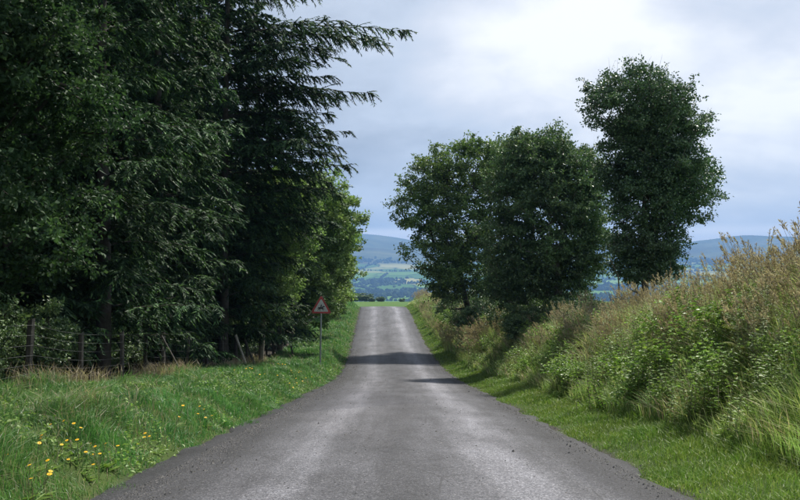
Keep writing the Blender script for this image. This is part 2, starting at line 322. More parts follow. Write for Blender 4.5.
def road_material():
    m, t, b = mat('worn_asphalt')
    ob = nd(t, 'ShaderNodeTexCoord').outputs['Object']
    s = nd(t, 'ShaderNodeAttribute', attribute_name='side').outputs['Fac']
    wob = fmath(t, 'MULTIPLY', fmath(t, 'SUBTRACT', noise(t, vmath(t, 'MULTIPLY', ob, (0.3, 0.12, 1)).outputs[0], 1.0, 3), 0.5), 0.7)
    sw = fmath(t, 'ADD', s, wob)
    # -2.7..2.7 -> 0..1
    u = nd(t, 'ShaderNodeMapRange'); t.links.new(sw, u.inputs[0]); u.inputs[1].default_value = -2.7; u.inputs[2].default_value = 2.7
    lane = ramp(t, u.outputs[0], [(0.0, (0.05,) * 3), (0.10, (0.06,) * 3), (0.19, (0.10,) * 3), (0.30, (0.20,) * 3), (0.38, (0.115,) * 3), (0.5, (0.078,) * 3), (0.63, (0.12,) * 3), (0.74, (0.235,) * 3), (0.85, (0.11,) * 3), (0.92, (0.055,) * 3), (1.0, (0.045,) * 3)], 'EASE')
    # long streaks along the road
    st = noise(t, vmath(t, 'MULTIPLY', ob, (4.5, 0.22, 1)).outputs[0], 1.0, 5, 0.6)
    lane = mixc(t, 1.0, lane, ramp(t, st, [(0.3, (0.80,) * 3), (0.7, (1.18,) * 3)]), 'MULTIPLY')
    patch = noise(t, vmath(t, 'MULTIPLY', ob, (1.0, 0.45, 1)).outputs[0], 1.1, 5, 0.62)
    lane = mixc(t, 1.0, lane, ramp(t, patch, [(0.32, (0.68,) * 3), (0.5, (1,) * 3), (0.7, (1.25,) * 3)]), 'MULTIPLY')
    # chippings
    vo = nd(t, 'ShaderNodeTexVoronoi'); vo.inputs['Scale'].default_value = 75; t.links.new(ob, vo.inputs['Vector'])
    sc = nd(t, 'ShaderNodeSeparateColor'); t.links.new(vo.outputs['Color'], sc.inputs[0])
    chip = ramp(t, sc.outputs[1], [(0.0, (0.45, 0.45, 0.48)), (0.5, (0.9, 0.9, 0.92)), (0.85, (1.25, 1.22, 1.2)), (1.0, (2.3, 2.25, 2.2))])
    c = mixc(t, 1.0, lane, chip, 'MULTIPLY')
    cn = noise(t, ob, 26, 4, 0.7)
    c = mixc(t, 1.0, c, ramp(t, cn, [(0.3, (0.55,) * 3), (0.7, (1.42,) * 3)]), 'MULTIPLY')
    c = mixc(t, 1.0, c, (0.69, 0.70, 0.78), 'MULTIPLY')
    # dark stains
    sn = noise(t, vmath(t, 'MULTIPLY', ob, (0.9, 0.5, 1)).outputs[0], 2.4, 4, 0.5, 0.3)
    c = mixc(t, ramp(t, sn, [(0.66, (0, 0, 0)), (0.74, (0.5,) * 3)]), c, (0.045, 0.045, 0.05))
    # old repair patches and fine cracks
    pv = nd(t, 'ShaderNodeTexVoronoi', voronoi_dimensions='2D'); pv.inputs['Scale'].default_value = 1.0; t.links.new(vmath(t, 'MULTIPLY', vmath(t, 'ADD', ob, (.3, 2.1, 0)).outputs[0], (.42, .13, 1)).outputs[0], pv.inputs['Vector'])
    ps = nd(t, 'ShaderNodeSeparateColor'); t.links.new(pv.outputs['Color'], ps.inputs[0])
    c = mixc(t, 1.0, c, ramp(t, ps.outputs[0], [(0.0, (1, 1, 1)), (0.62, (.84, .84, .86)), (0.78, (1.0, 1.0, 1.0)), (0.9, (1.12, 1.11, 1.1))], 'CONSTANT'), 'MULTIPLY')
    cv = nd(t, 'ShaderNodeTexVoronoi', feature='DISTANCE_TO_EDGE'); cv.inputs['Scale'].default_value = 0.55
    t.links.new(vmath(t, 'ADD', vmath(t, 'MULTIPLY', ob, (1.5, .8, 0)).outputs[0], vmath(t, 'SCALE', (1, 1, 0)).outputs[0]).outputs[0], cv.inputs['Vector'])
    cm = fmath(t, 'MULTIPLY', ramp(t, cv.outputs['Distance'], [(0.0, (1, 1, 1)), (0.012, (0, 0, 0))]), ramp(t, noise(t, ob, 0.7, 4), [(.5, (0, 0, 0)), (.58, (.75,) * 3)]))
    c = mixc(t, cm, c, (0.03, 0.03, 0.032))
    # pale scuffs
    pn = noise(t, vmath(t, 'MULTIPLY', ob, (3, 1.1, 1)).outputs[0], 3.1, 3, 0.5)
    c = mixc(t, ramp(t, pn, [(0.745, (0, 0, 0)), (0.78, (0.6,) * 3)]), c, (0.27, 0.26, 0.25))
    t.links.new(c, b.inputs['Base Color']); b.inputs['Roughness'].default_value = 0.78; b.inputs['Specular IOR Level'].default_value = 0.4
    bp = nd(t, 'ShaderNodeBump'); bp.inputs['Strength'].default_value = 0.7; bp.inputs['Distance'].default_value = 0.008
    t.links.new(vo.outputs['Distance'], bp.inputs['Height']); t.links.new(bp.outputs[0], b.inputs['Normal'])
    return m

def grid_faces(nr, nc):
    i = np.arange(nr - 1)[:, None] * nc + np.arange(nc - 1)[None]
    return np.stack([i, i + 1, i + nc + 1, i + nc], -1).reshape(-1, 4)
# near ground: one sheet following the lane
ys = np.concatenate([np.arange(-60, 0, 3), np.arange(0, 60, .35), np.arange(60, 130, .8), np.arange(130, 300, 4), np.linspace(300, 620, 30)])
ss = np.concatenate([-np.geomspace(560, 12, 26), np.arange(-11.5, -6.5, .5), np.arange(-6.5, -2.7, .2), [-2.68, -2.5, -2.41, -2.39, 0, 2.39, 2.41, 2.5, 2.68], np.arange(2.8, 8, .2), np.arange(8, 12, .5), np.geomspace(12.5, 560, 26)])
Y, SS = np.meshgrid(ys, ss, indexing='ij'); X = SS + roadc(Y); Z = ground_z(X, Y)
V = np.stack([X, Y, Z], -1).reshape(-1, 3)
woodf = np.clip((-SS - 5.6) / 0.8, 0, 1) * np.clip((140 - Y) / 20, 0, 1) + ((np.abs(SS) < 2.75) * 1.0); woodf = np.clip(woodf, 0, 1)
fieldf = np.clip((Y - 130) / 30, 0, 1) + np.clip((SS - 9) / 3, 0, 1); fieldf = np.clip(fieldf, 0, 1) * (1 - woodf)
g = link('ground', mesh('ground', [(V, grid_faces(len(ys), len(ss)))], ground_material(), True, {'side': woodf.ravel(), 'field': fieldf.ravel()})); tag(g, kind='structure')
# far terrain: valley and hills
ry = np.concatenate([np.arange(560, 1500, 25), np.arange(1500, 9000, 38), np.linspace(9000, 9350, 6)]); ra = np.linspace(-R(48), R(48), 300)
YY, AA = np.meshgrid(ry, ra, indexing='ij'); XX = YY * np.tan(AA)
ZZ = ground_z(XX, YY) - np.clip((640 - YY) / 40, 0, 1) * 1.5
h = link('hills', mesh('hills', [(np.stack([XX, YY, ZZ], -1).reshape(-1, 3), grid_faces(len(ry), len(ra)))], hill_material(), True)); tag(h, kind='structure')
# road
ry = np.concatenate([np.arange(-60, 0, 1), np.arange(0, 60, .12), np.arange(60, 130, .4), np.arange(130, 400, 3)])
rs = np.array([-1, -.985, -.9, -.7, -.45, -.2, 0, .2, .45, .7, .9, .985, 1]) * 2.55
Y, SS = np.meshgrid(ry, rs, indexing='ij')
e = fbm(np.stack([ry, ry * 0], -1), 1.3, 4, 5) * .42; e2 = fbm(np.stack([ry, ry * 0 + 9], -1), 1.3, 4, 5) * .42
SS = SS.copy(); xt = np.interp(ry, [0, 50], [1, .1])[:, None]; SS[:, -2:] += e[:, None] + .04 + .09 * xt; SS[:, :2] += e2[:, None] - .06 - .24 * xt
X = SS + roadc(Y); Z = roadz(Y) - 0.022 * np.abs(SS) + 0.02; Z[:, 0] -= .03; Z[:, -1] -= .03
rd = link('road', mesh('road', [(np.stack([X, Y, Z], -1).reshape(-1, 3), grid_faces(len(ry), len(rs)))], road_material(), True, {'side': SS.ravel()})); tag(rd, kind='structure')

# haze: one closed box of pale air round everything
hb = box(0, 4550, 100, 22600, 9700, 500)
hm = bpy.data.materials.new('haze_air'); hm.use_nodes = True
for n in list(hm.node_tree.nodes):
    if n.type != 'OUTPUT_MATERIAL': hm.node_tree.nodes.remove(n)
pv = nd(hm.node_tree, 'ShaderNodeVolumePrincipled'); pv.inputs['Density'].default_value = 0.00015; pv.inputs['Color'].default_value = (0.28, 0.54, 1.0, 1)
hm.node_tree.links.new(pv.outputs[0], hm.node_tree.nodes['Material Output'].inputs['Volume'])
tag(link('haze', mesh('haze', [hb], hm)), kind='stuff')

# ------------------------------------------------------------------ grass blades
def blades(P, hgt, wid, lean_dir, lean, seg2=0.5):
    n = len(P); up = np.array([0, 0, 1.]); hgt = hgt[:, None]; wid = wid[:, None]; lean = lean[:, None]
    ld = np.stack([np.cos(lean_dir), np.sin(lean_dir), np.zeros(n)], 1)
    yaw = rng.uniform(0, 2 * math.pi, n); sd_ = np.stack([np.cos(yaw), np.sin(yaw), np.zeros(n)], 1)
    m = P + (up * .55 + ld * .25 * lean) * hgt; t = P + (up * (1 - .35 * lean) + ld * lean) * hgt
    V = np.stack([P - sd_ * wid / 2, P + sd_ * wid / 2, m - sd_ * wid * .42, m + sd_ * wid * .42, t], 1).reshape(-1, 3)
    o = (np.arange(n) * 5)[:, None]
    return [(V, np.array([[0, 1, 3, 2]]) + o), (V[:0], np.zeros((0, 3), int))], V, o
def blade_mesh(name, sets, mats):
    """sets: list of (P,h,w,dir,lean,mat)"""
    parts = []
    for P, h_, w_, d_, l_, mi in sets:
        _, V, o = blades(P, h_, w_, d_, l_)
        # two faces per blade share one vertex block
        parts.append((V, np.array([[0, 1, 3, 2]]) + o, mi)); parts.append((V[:0], (np.array([[2, 3, 4]]) + o - len(V)), mi))
    return mesh(name, parts, mats)
def strip_points(n, y0, y1, s0, s1, pw=1.2):
    """points along the lane, denser near the camera; s0,s1 functions of y"""
    u = rng.uniform(0, 1, n); k = 1 - pw
    y = (y0 ** k + u * (y1 ** k - y0 ** k)) ** (1 / k)
    a, b_ = s0(y), s1(y); s = a + rng.uniform(0, 1, n) * (b_ - a); x = s + roadc(y)
    return x, y, s
def cst(v): return lambda y: np.full_like(y, v)
# left verge
x, y, s = strip_points(112000, 6.5, 112, cst(-6.4), cst(-2.5), 1.25)
P = np.stack([x, y], -1); cl = vnoise(P, 1.6, 3); cl2 = vnoise(P, .45, 8)
keep = rng.uniform(0, 1, len(x)) < np.clip(.5 + cl * 1.1, 0, 1) * np.clip((-s - 2.42 - np.interp(y, [0, 50], [.28, .02]) + (cl - .5) * .55) / .35, 0.0, 1)
x, y, s, cl, cl2 = (a[keep] for a in (x, y, s, cl, cl2))
z = ground_z(x, y) - .02
hh = (0.07 + .30 * cl ** 2 * cl2 * 1.3 + rng.uniform(0, .09, len(x))) * np.interp(-s, [2.5, 3.1, 6.0, 6.6], [.32, .95, 1.1, .7]) + .20 * np.clip((vnoise(np.stack([x, y], -1), 2.6, 61) - .62) / .2, 0, 1) * np.clip((-s - 2.9) / .5, 0, 1)
ww = np.interp(y, [6, 20, 50, 110], [.0065, .011, .024, .05]) * rng.uniform(.7, 1.3, len(x))
ld = 3.6 + 12 * (vnoise(np.stack([x, y], -1), 1.7, 12) - .5) + rng.normal(0, 1.1, len(x)); ln = np.clip(rng.normal(.6, .32, len(x)) + .5 * (cl2 - .4), 0.05, 1.1)
dm = rng.uniform(0, 1, len(x)) > np.clip(.02 + (vnoise(np.stack([x, y], -1), .7, 41) - .5) * .28, .015, .2)
tag(link('verge_grass', blade_mesh('verge_grass', [tuple(q[m_] for q in (np.stack([x, y, z], 1), hh * (1 + .25 * k_), ww * (1 - .3 * k_), ld, ln)) + (k_,) for k_, m_ in ((0, dm), (1, ~dm))], [M['grass'], M['dry']])), kind='stuff')
# short bright grass strip on the right
x, y, s = strip_points(92000, 6.5, 112, cst(2.42), lambda y: np.interp(y, [0, 30, 60, 112], [4.6, 4.4, 4.2, 4.6]), 1.25)
P = np.stack([x, y], -1); cl = vnoise(P, 1.8, 31)
keep = rng.uniform(0, 1, len(x)) < np.clip(.3 + cl * 1.1, 0, 1) * np.clip((s - 2.38 - np.interp(y, [0, 50], [.12, .0]) + (cl - .5) * .55) / .3, 0.0, 1)
x, y, s, cl = (a[keep] for a in (x, y, s, cl)); z = ground_z(x, y) - .02
hh = (.05 + .09 * cl + rng.uniform(0, .05, len(x))) * np.interp(s, [2.4, 2.9, 3.7, 4.6], [.5, 1, 1.5, 2.6])
ww = np.interp(y, [6, 20, 50, 110], [.006, .010, .022, .045]) * rng.uniform(.7, 1.3, len(x))
tag(link('roadside_grass', blade_mesh('roadside_grass', [(np.stack([x, y, z], 1), hh, ww, rng.uniform(0, 6.28, len(x)), rng.uniform(.1, .9, len(x)), 0)], [M['short_grass']])), kind='stuff')
# long mixed grass on the bank
x, y, s = strip_points(72000, 6.5, 115, lambda y: np.interp(y, [0, 60, 112], [3.9, 3.6, 3.4]), lambda y: np.interp(y, [0, 60, 112], [10.5, 9, 8]), 1.3)
P = np.stack([x, y], -1); cl = vnoise(P, .8, 51); z = ground_z(x, y) - .02
hh = (.24 + .34 * cl + rng.uniform(0, .26, len(x))) * np.interp(s, [3.6, 5, 8, 10], [.6, 1.1, 1.25, .7])
ww = np.interp(y, [6, 20, 50, 110], [.008, .012, .026, .05]) * rng.uniform(.7, 1.3, len(x))
dryf = rng.uniform(0, 1, len(x)) < np.clip((cl - .5) * 1.5 + np.interp(s, [4, 6, 8], [-.1, .25, .4]) + np.interp(y, [15, 35, 100], [0, .15, .3]), 0.03, .7)
arr = lambda m_: (np.stack([x, y, z], 1)[m_], hh[m_], ww[m_], (rng.normal(3.3, 1.0, len(x)))[m_], rng.uniform(.15, .9, len(x))[m_])
tag(link('bank_grass', blade_mesh('bank_grass', [(*arr(~dryf), 0), (*arr(dryf), 1)], [M['bank_grass'], M['dry']])), kind='stuff')
# dry grass along the foot of the fence
n = 7000; y = rng.uniform(11, 60, n); s = rng.normal(-6.25, .28, n); x = s + roadc(y)
cl = vnoise(np.stack([x, y], -1), .5, 77); k = cl > .5; x, y, s, cl = x[k], y[k], s[k], cl[k]
tag(link('dead_grass', blade_mesh('dead_grass', [(np.stack([x, y, ground_z(x, y)], 1), rng.uniform(.2, .65, len(x)), np.interp(y, [10, 60], [.008, .025]), rng.uniform(0, 6.28, len(x)), rng.uniform(.1, .8, len(x)), 0)], [M['dry']])), kind='stuff')
# loose chippings along both edges
n = 20000; y = 6.5 * (60 / 6.5) ** rng.uniform(0, 1, n); sg = np.where(rng.uniform(0, 1, n) < .6, -1, 1)
s = sg * (2.56 + rng.normal(0, .13, n) + np.where(sg < 0, np.interp(y, [0, 50], [.2, 0]), 0) - np.where(sg < 0, np.abs(rng.normal(0, .30, n)), 0)); k = rng.uniform(0, 1, n) < .05; s[k] = rng.uniform(-2.3, 2.3, k.sum()); x = s + roadc(y)
z = np.maximum(ground_z(x, y), np.where(np.abs(s) < 2.5, roadz(y) - .022 * np.abs(s) + .02, -99)); r_ = rng.uniform(.004, .013, n) * (1 + 1.2 * (rng.uniform(0, 1, n) > .96)) * np.interp(y, [6, 60], [1, 2])
o_ = np.array([[1, 0, 0], [0, 1, 0], [-1, 0, 0], [0, -1, 0], [0, 0, .8], [0, 0, -.6]])
V = (np.stack([x, y, z], 1)[:, None] + o_[None] * r_[:, None, None] * rng.uniform(.6, 1.3, (n, 6, 1))).reshape(-1, 3)
f = np.array([[0, 1, 4], [1, 2, 4], [2, 3, 4], [3, 0, 4]])
tag(link('loose_gravel', mesh('gravel', [(V, (f[None] + (np.arange(n) * 6)[:, None, None]).reshape(-1, 3))], M['stone'])), kind='stuff')

# ------------------------------------------------------------------ trees
def crown_points(ells, n, shell=.5, seed=0, gap=.36):
    """clump centres inside a union of ellipsoids (centre, radii), denser near the outside"""
    vol = np.array([e_[1][0] * e_[1][1] * e_[1][2] for e_ in ells]) ** .75; pr = vol / vol.sum(); out = []
    while len(out) < n:
        e_ = ells[rng.choice(len(ells), p=pr)]; d = rdir(1)[0]; rr = shell + (1 - shell) * rng.uniform() ** .6
        if rng.uniform() < .15: rr = rng.uniform(.2, 1)
        p = np.array(e_[0]) + d * rr * np.array(e_[1]) * (.85 + .24 * vnoise(d[None] * 2.2 + seed, 1.6)[0])
        if vnoise(p[None], .55, seed)[0] < gap: continue
        out.append(p)
    return np.array(out)
def skeleton(base, trunk, pts, r0=.16, twig=.008, sag=.1):
    """branches: each clump joins the nearest node already on the tree; thickness from what it carries"""
    nodes = [np.array(base, float)]; par = [-1]
    for p in trunk: par.append(len(nodes) - 1); nodes.append(np.array(p, float))
    nt_ = len(nodes); axis = np.array(nodes)
    dist = np.min(np.linalg.norm(pts[:, None] - axis[None, 1:], axis=2), 1)
    for i in np.argsort(dist):
        p = pts[i]; A = np.array(nodes[1:]); cost = np.linalg.norm(A - p, axis=1) + .35 * np.maximum(A[:, 2] - p[2], 0) * 2
        j = int(np.argmin(cost)) + 1; q = nodes[j]; L = np.linalg.norm(p - q)
        k = max(1, int(L / .7)); last = j
        for t in range(1, k + 1):
            f = t / k; m = q + (p - q) * f + (rng.normal(0, .06, 3) * L ** .5 if t < k else 0) + np.array([0, 0, math.sin(f * math.pi) * sag * L])
            par.append(last); nodes.append(m); last = len(nodes) - 1
    w_ = np.ones(len(nodes))
    for i in range(len(nodes) - 1, 0, -1):
        w_[par[i]] += w_[i]
    r = np.maximum(twig, r0 * (w_ / w_[0]) ** .48)
    ids = np.arange(1, len(nodes)); P_ = np.array(nodes); pa = np.array(par)[1:]
    return segs(P_[pa], P_[ids], r[pa] * np.where(w_[pa] > w_[ids] * 2.5, .55, 1), r[ids], 6)
def leaf_cloud(cen, per, rad, L, W, flat=.7, outc=None, upb=.7):
    n = len(cen) * per; c = np.repeat(cen, per, 0); rr = np.repeat(rng.uniform(.65, 1.25, len(cen)) * rad, per)[:, None]
    # leaves sit along short twigs that spray from the clump centre
    nt_ = 9; tw = rdir(len(cen) * nt_).reshape(len(cen), nt_, 3); tw[..., 2] = tw[..., 2] * .6 + .1
    ti = rng.integers(0, nt_, n); T = tw[np.repeat(np.arange(len(cen)), per), ti]
    f = rng.uniform(.15, 1.15, n)[:, None]
    P = c + T * rr * f + rng.normal(0, .13, (n, 3)) * rr * np.array([1, 1, flat])
    D = unit(T * .7 + rdir(n) * .9 + np.array([0, 0, -.25])); Nn = unit(rdir(n) * .9 + np.array([0, 0, upb]))
    return leaf_quads(P, D, Nn, L * rng.uniform(.65, 1.3, n), W * rng.uniform(.7, 1.25, n))
def make_tree(name, base, trunk, ells, n, per, rad, L, W, leaf, bark, label, cat='tree', r0=.16, gap=.36, seed=0, extra_tw=0, shell=.5, group=None, twigmat=True):
    base = np.array(base, float); root = link(name, None, None, base)
    cen = crown_points(ells, n, shell, seed, gap)
    ctr = np.mean([e_[0] for e_ in ells], 0); pick = cen[rng.choice(len(cen), min(len(cen) // 4, 260), replace=False)]
    pick = pick[np.linalg.norm(pick - ctr, axis=1) > np.median(np.linalg.norm(cen - ctr, axis=1))]
    shoots = pick + unit(pick - ctr + rng.normal(0, .5, pick.shape) + [0, 0, .5]) * rng.uniform(.2, .75, (len(pick), 1)) * rad * 1.8
    V, F = skeleton(base, trunk, np.concatenate([cen, shoots]), r0)
    parts = [(V - base, F, 0)]
    if extra_tw:
        top = cen[np.argsort(-cen[:, 2] + rng.normal(0, 1.5, len(cen)))[:extra_tw]]; d = unit(rdir(len(top)) * .5 + np.array([0, 0, 1]))
        V2, F2 = segs(top, top + d * rng.uniform(.3, .7, (len(top), 1)), .006, .002, 3); parts.append((V2 - base, F2, 0))
    link('trunk', mesh('trunk', parts, bark, True), root)
    V, F = leaf_cloud(cen, per, rad, L, W); V2, F2 = leaf_cloud(shoots, max(12, per // 4), rad * .6, L, W)
    link('crown', mesh('crown', [(V - base, F), (V2 - base, F2)], leaf), root)
    return tag(root, label, cat, group)
def E(x, y, d, rx, ry, rd=None):       # an ellipsoid of foliage: centre, radii in metres
    p = px(x, y, d); k = d / 900; return (p, (rx * k, (rd or rx) * k, ry * k))
def gz(x, y): return float(ground_z(np.array([x]), np.array([y]))[0])
def base_at(x, y): return (x, y, gz(x, y) - .15)

# right-hand trees
b = base_at(4.6, 58)
make_tree('hedge_tree', b, [(4.5, 58, b[2] + 1.6), (4.1, 58, b[2] + 3.2), (3.7, 57.8, b[2] + 5.4)],
          [E(450, 215, 58, 50, 76), E(428, 200, 58, 36, 48), E(470, 168, 58, 36, 34), E(446, 262, 58, 28, 40), E(495, 190, 58, 36, 58), E(480, 265, 57, 48, 40), E(508, 170, 57, 32, 36), E(450, 288, 57, 24, 18)],
          760, 100, .55, .16, .10, M['hawthorn'], M['bark'], 'broad pale-topped hedge tree leaning over the right edge of the lane', r0=.2, extra_tw=40, seed=3.3, gap=.14, shell=.35)
b = base_at(7.1, 40)
make_tree('hawthorn_tree', b, [(7.0, 40, b[2] + 1.2), (7.1, 39.6, b[2] + 2.4), (6.8, 39.6, b[2] + 4.0)],
          [E(550, 212, 40, 60, 78), E(520, 175, 40, 36, 42), E(578, 190, 40, 34, 48), E(505, 255, 40, 36, 50), E(545, 152, 40, 38, 24), E(582, 250, 40, 34, 42), E(560, 275, 40, 40, 28), E(520, 280, 40, 34, 26)],
          1100, 100, .44, .12, .08, M['dark_leaf'], M['bark_grey'], 'dark dense hawthorn with grey limbs, middle one of the three bank trees', r0=.19, extra_tw=60, seed=9.1, gap=.14, shell=.35)
b = base_at(8.3, 30)
root = make_tree('ivy_clad_tree', b, [(8.25, 30, b[2] + 1.2), (8.2, 30, b[2] + 3), (8.3, 30, b[2] + 5), (8.1, 30, b[2] + 6.6)],
          [E(636, 102, 30, 54, 42), E(666, 120, 30, 44, 40), E(668, 160, 30, 46, 56), E(645, 200, 30, 44, 50), E(688, 185, 30, 32, 42), E(628, 160, 30, 30, 50), E(648, 243, 30, 40, 26), E(630, 264, 30, 16, 16), E(668, 262, 30, 18, 14), E(648, 270, 30, 30, 14)],
          1350, 90, .33, .085, .060, M['ivy'], M['bark_grey'], 'tall ivy-clad tree standing alone against the sky on the bank top', r0=.12, extra_tw=110, seed=21, gap=.10, shell=.35)
for k in range(9):                                            # several bare stems at its foot
    a = [np.array([8.3 + rng.uniform(-.55, .5), 30 + rng.uniform(-.4, .4), b[2]])]; ln = rng.uniform(-.25, .25)
    for j in range(4): a.append(a[-1] + np.array([ln + rng.normal(0, .13), rng.normal(0, .1), .62]))
    a = np.array(a); v, f = segs(a[:-1], a[1:], np.array([.05, .042, .034, .024]) * rng.uniform(.6, 1.1), np.array([.042, .034, .024, .012]) * .9, 6); link('stem', mesh('stem', [(v - np.array(b), f)], M['bark_grey'], True), root)

# left broadleaves
b = base_at(-7.6, 14.5)
make_tree('sycamore_tree', b, [(-7.5, 14.5, 1), (-7.3, 14.3, 3), (-7.2, 14.3, 5)],
          [((-7.6, 14.5, 3.3), (3.0, 3.2, 3.6)), ((-6.2, 14.2, 1.9), (1.9, 2.2, 2.4)), ((-6.4, 13.5, 4.2), (1.9, 2, 2.0)), ((-7.6, 13, .9), (2.2, 2.0, 1.6))],
          620, 165, .40, .088, .066, M['sycamore'], M['bark'], 'leafy broadleaf tree with rounded bright leaves, nearest on the left side', r0=.2, seed=2, gap=.33)
b = base_at(-6.6, 50)
make_tree('ash_tree', b, [(-6.4, 50, -2.6), (-6.0, 50, -.6), (-5.8, 50, 2.2), (-5.4, 50, 4.4)],
          [((-5.3, 50, 2.6), (3.1, 3, 3.8)), ((-3.9, 49.5, 2.8), (2.1, 2, 1.7)), ((-5.6, 49, -1.0), (3.2, 2.6, 2.4)), ((-7.6, 49, 1.5), (2.2, 2, 3.0)), ((-4.0, 50, .2), (1.9, 2, 1.7))],
          620, 125, .48, .16, .10, M['ashleaf'], M['bark_grey'], 'yellow-green broadleaf tree behind the warning sign', r0=.2, seed=5, gap=.27)
b = base_at(-7.2, 64)
make_tree('oak_tree', b, [(-7.0, 64, -2.6), (-6.6, 64, .6), (-6.2, 64, 3.0)],
          [((-6.2, 64, 1.6), (3.2, 2.8, 3.6)), ((-4.9, 63.5, 1.4), (2.2, 2.2, 1.8)), ((-6.3, 63, -2.0), (2.9, 2.4, 2.0))],
          300, 150, .5, .17, .10, M['hawthorn'], M['bark'], 'green broadleaf tree just beyond the yellow-green one on the left', r0=.2, seed=6, gap=.37)
b = base_at(-7.3, 80)
make_tree('roadside_bush', b, [(-7.2, 80, -2.6), (-6.9, 80, -.6)],
          [((-6.6, 80, -.4), (2.9, 2.6, 3.0)), ((-6.2, 79.5, -2.2), (2.3, 2.2, 1.7)), ((-6.0, 81, .6), (2.0, 2, 1.8))],
          230, 130, .5, .19, .11, M['ashleaf'], M['bark'], 'rounded olive-green bush tree where the left wood meets the crest', r0=.16, seed=7, gap=.33)
b = base_at(-8.0, 97)
make_tree('roadside_bush', b, [(-8, 97, -2.6), (-8, 97, -1)],
          [((-7.6, 97, -1.8), (2.4, 2.4, 2.2))], 130, 110, .5, .2, .12, M['hawthorn'], M['bark'], 'small last bush on the left before the road crest', r0=.14, seed=8, gap=.3)

b = base_at(-6.1, 40)
make_tree('thorn_tree', b, [(-6.0, 40, -2.4), (-5.7, 39.8, -.6), (-5.4, 39.6, 1.6)],
          [((-5.3, 39.5, 2.1), (1.9, 1.8, 2.5)), ((-5.7, 39.3, -.5), (1.5, 1.5, 2.0)), ((-4.7, 39.6, 3.0), (1.5, 1.4, 1.2))],
          330, 105, .40, .12, .08, M['ashleaf'], M['bark_grey'], 'mid-green broadleaf tree left of the warning sign, in front of the spruces', r0=.13, seed=15, gap=.22)

# spruces
def spruce_mesh(h_, rmax, first=1.2, nbr=70, bias=0.0, special=(), dens=1.0, seed=0, size=1.0, hang_=.65):
    """returns (trunk parts, crown parts) at the origin; bias lengthens the branches on the +x side"""
    rs_ = np.random.default_rng(seed); tz = np.linspace(0, h_, 9); bend = rs_.normal(0, .04, (9, 2)).cumsum(0)
    A = np.concatenate([bend, tz[:, None]], 1); rad = .19 * (1 - tz / h_) + .02
    tr = [segs(A[:-1], A[1:], rad[:-1], rad[1:], 8)]
    br = []
    for i in range(nbr):
        z_ = first + (h_ * .97 - first) * (i / nbr) ** 1.05; az = i * 2.4 + rs_.normal(0, .3)
        L = rmax * (1 - (z_ - first) / (h_ - first) * .82) * rs_.uniform(.7, 1.15) * (1 + bias * max(0, math.cos(az))) * min(1, .62 + z_ / 12)
        br.append((z_, az, L, rs_.uniform(.05, .22)))
    br += list(special)
    P_, D_, N_, L_, C_ = [], [], [], [], []; T_A, T_B, T_r = [], [], []
    up = np.array([0, 0, 1.])
    for z_, az, L, dr in br:
        d = np.array([math.cos(az), math.sin(az), 0]); sdv = np.array([-d[1], d[0], 0]); ns = max(6, int(L / .22))
        f = np.linspace(0, 1, ns + 1); pts = np.array([0, 0, z_]) + d * (f * L)[:, None] + up * (.10 * L * np.sin(f * 2.2) - dr * L * f ** 2 + .07 * L * f ** 4)[:, None] + rs_.normal(0, .035, (ns + 1, 3)).cumsum(0) * .8
        T_A.append(pts[:-1]); T_B.append(pts[1:]); T_r.append(.009 * L ** .7 * (1.15 - f[:-1]))
        st_ = f[f > .12]
        m = int(len(st_) * 5 * dens); ff = rs_.uniform(.10, 1, m); bp = np.stack([np.interp(ff, f, pts[:, k]) for k in range(3)], 1)
        sgn = rs_.choice([-1, 1], m)[:, None]; bl = (.25 + .75 * np.sin(np.clip(ff * 1.15, 0, 1) * math.pi * .86)) * min(.95, .30 * L) * rs_.uniform(.5, 1.15, m)
        bd = unit(d * rs_.uniform(.3, .9, (m, 1)) + sdv * sgn * rs_.uniform(.35, 1, (m, 1)) + up * rs_.uniform(-.7, .28, (m, 1)))
        q = max(9, int(26 * dens)); g_ = np.linspace(.04, 1, q)[None, :, None]
        hang = -rs_.uniform(.05, hang_, (m, 1, 1)) * (bl[:, None, None]) * g_ ** 2 * up
        pp = bp[:, None] + bd[:, None] * bl[:, None, None] * g_ + hang
        tdir = unit(bd[:, None] + up * (-1.0) * g_ * .9 + 0 * pp)
        cw = unit(np.cross(bd, up))[:, None] * .022 * size * (1.2 - g_); i0, i1, i2 = 0, q // 2, q - 1
        for u0, u1 in ((i0, i1), (i1, i2)):
            C_.append(np.stack([pp[:, u0] - cw[:, u0], pp[:, u0] + cw[:, u0], pp[:, u1] + cw[:, u1], pp[:, u1] - cw[:, u1]], 1).reshape(-1, 3))
        sl_ = unit(np.cross(tdir, up)) * np.where(np.arange(q) % 2 == 0, 1, -1)[None, :, None]
        dd = unit(tdir + sl_ * .75 + rs_.normal(0, .22, pp.shape))
        P_.append(pp.reshape(-1, 3)); D_.append(dd.reshape(-1, 3)); N_.append(unit(up + rs_.normal(0, .5, pp.shape)).reshape(-1, 3)); L_.append(np.repeat(np.full(m, 1.), q))
    P_ = np.concatenate(P_); D_ = np.concatenate(D_); N_ = np.concatenate(N_); n = len(P_)
    W_ = rs_.uniform(.024, .040, (n, 1)) * size; Ln = rs_.uniform(.06, .13, (n, 1)) * size; sd_ = unit(np.cross(D_, N_))
    V = np.stack([P_ - sd_ * W_ / 2, P_ + sd_ * W_ / 2, P_ + D_ * Ln], 1).reshape(-1, 3); F = np.arange(3 * n).reshape(-1, 3)
    tip = rs_.uniform(0, 1, len(F)) < .16
    C_ = np.concatenate(C_); CV, CF = C_, np.arange(len(C_)).reshape(-1, 4)
    tr.append(segs(np.concatenate(T_A), np.concatenate(T_B), np.concatenate(T_r), np.concatenate(T_r) * .9, 4))
    return tr, [(V, F[~tip], 0), (V[:0], F[tip] - len(V), 1), (CV, CF, 0)]
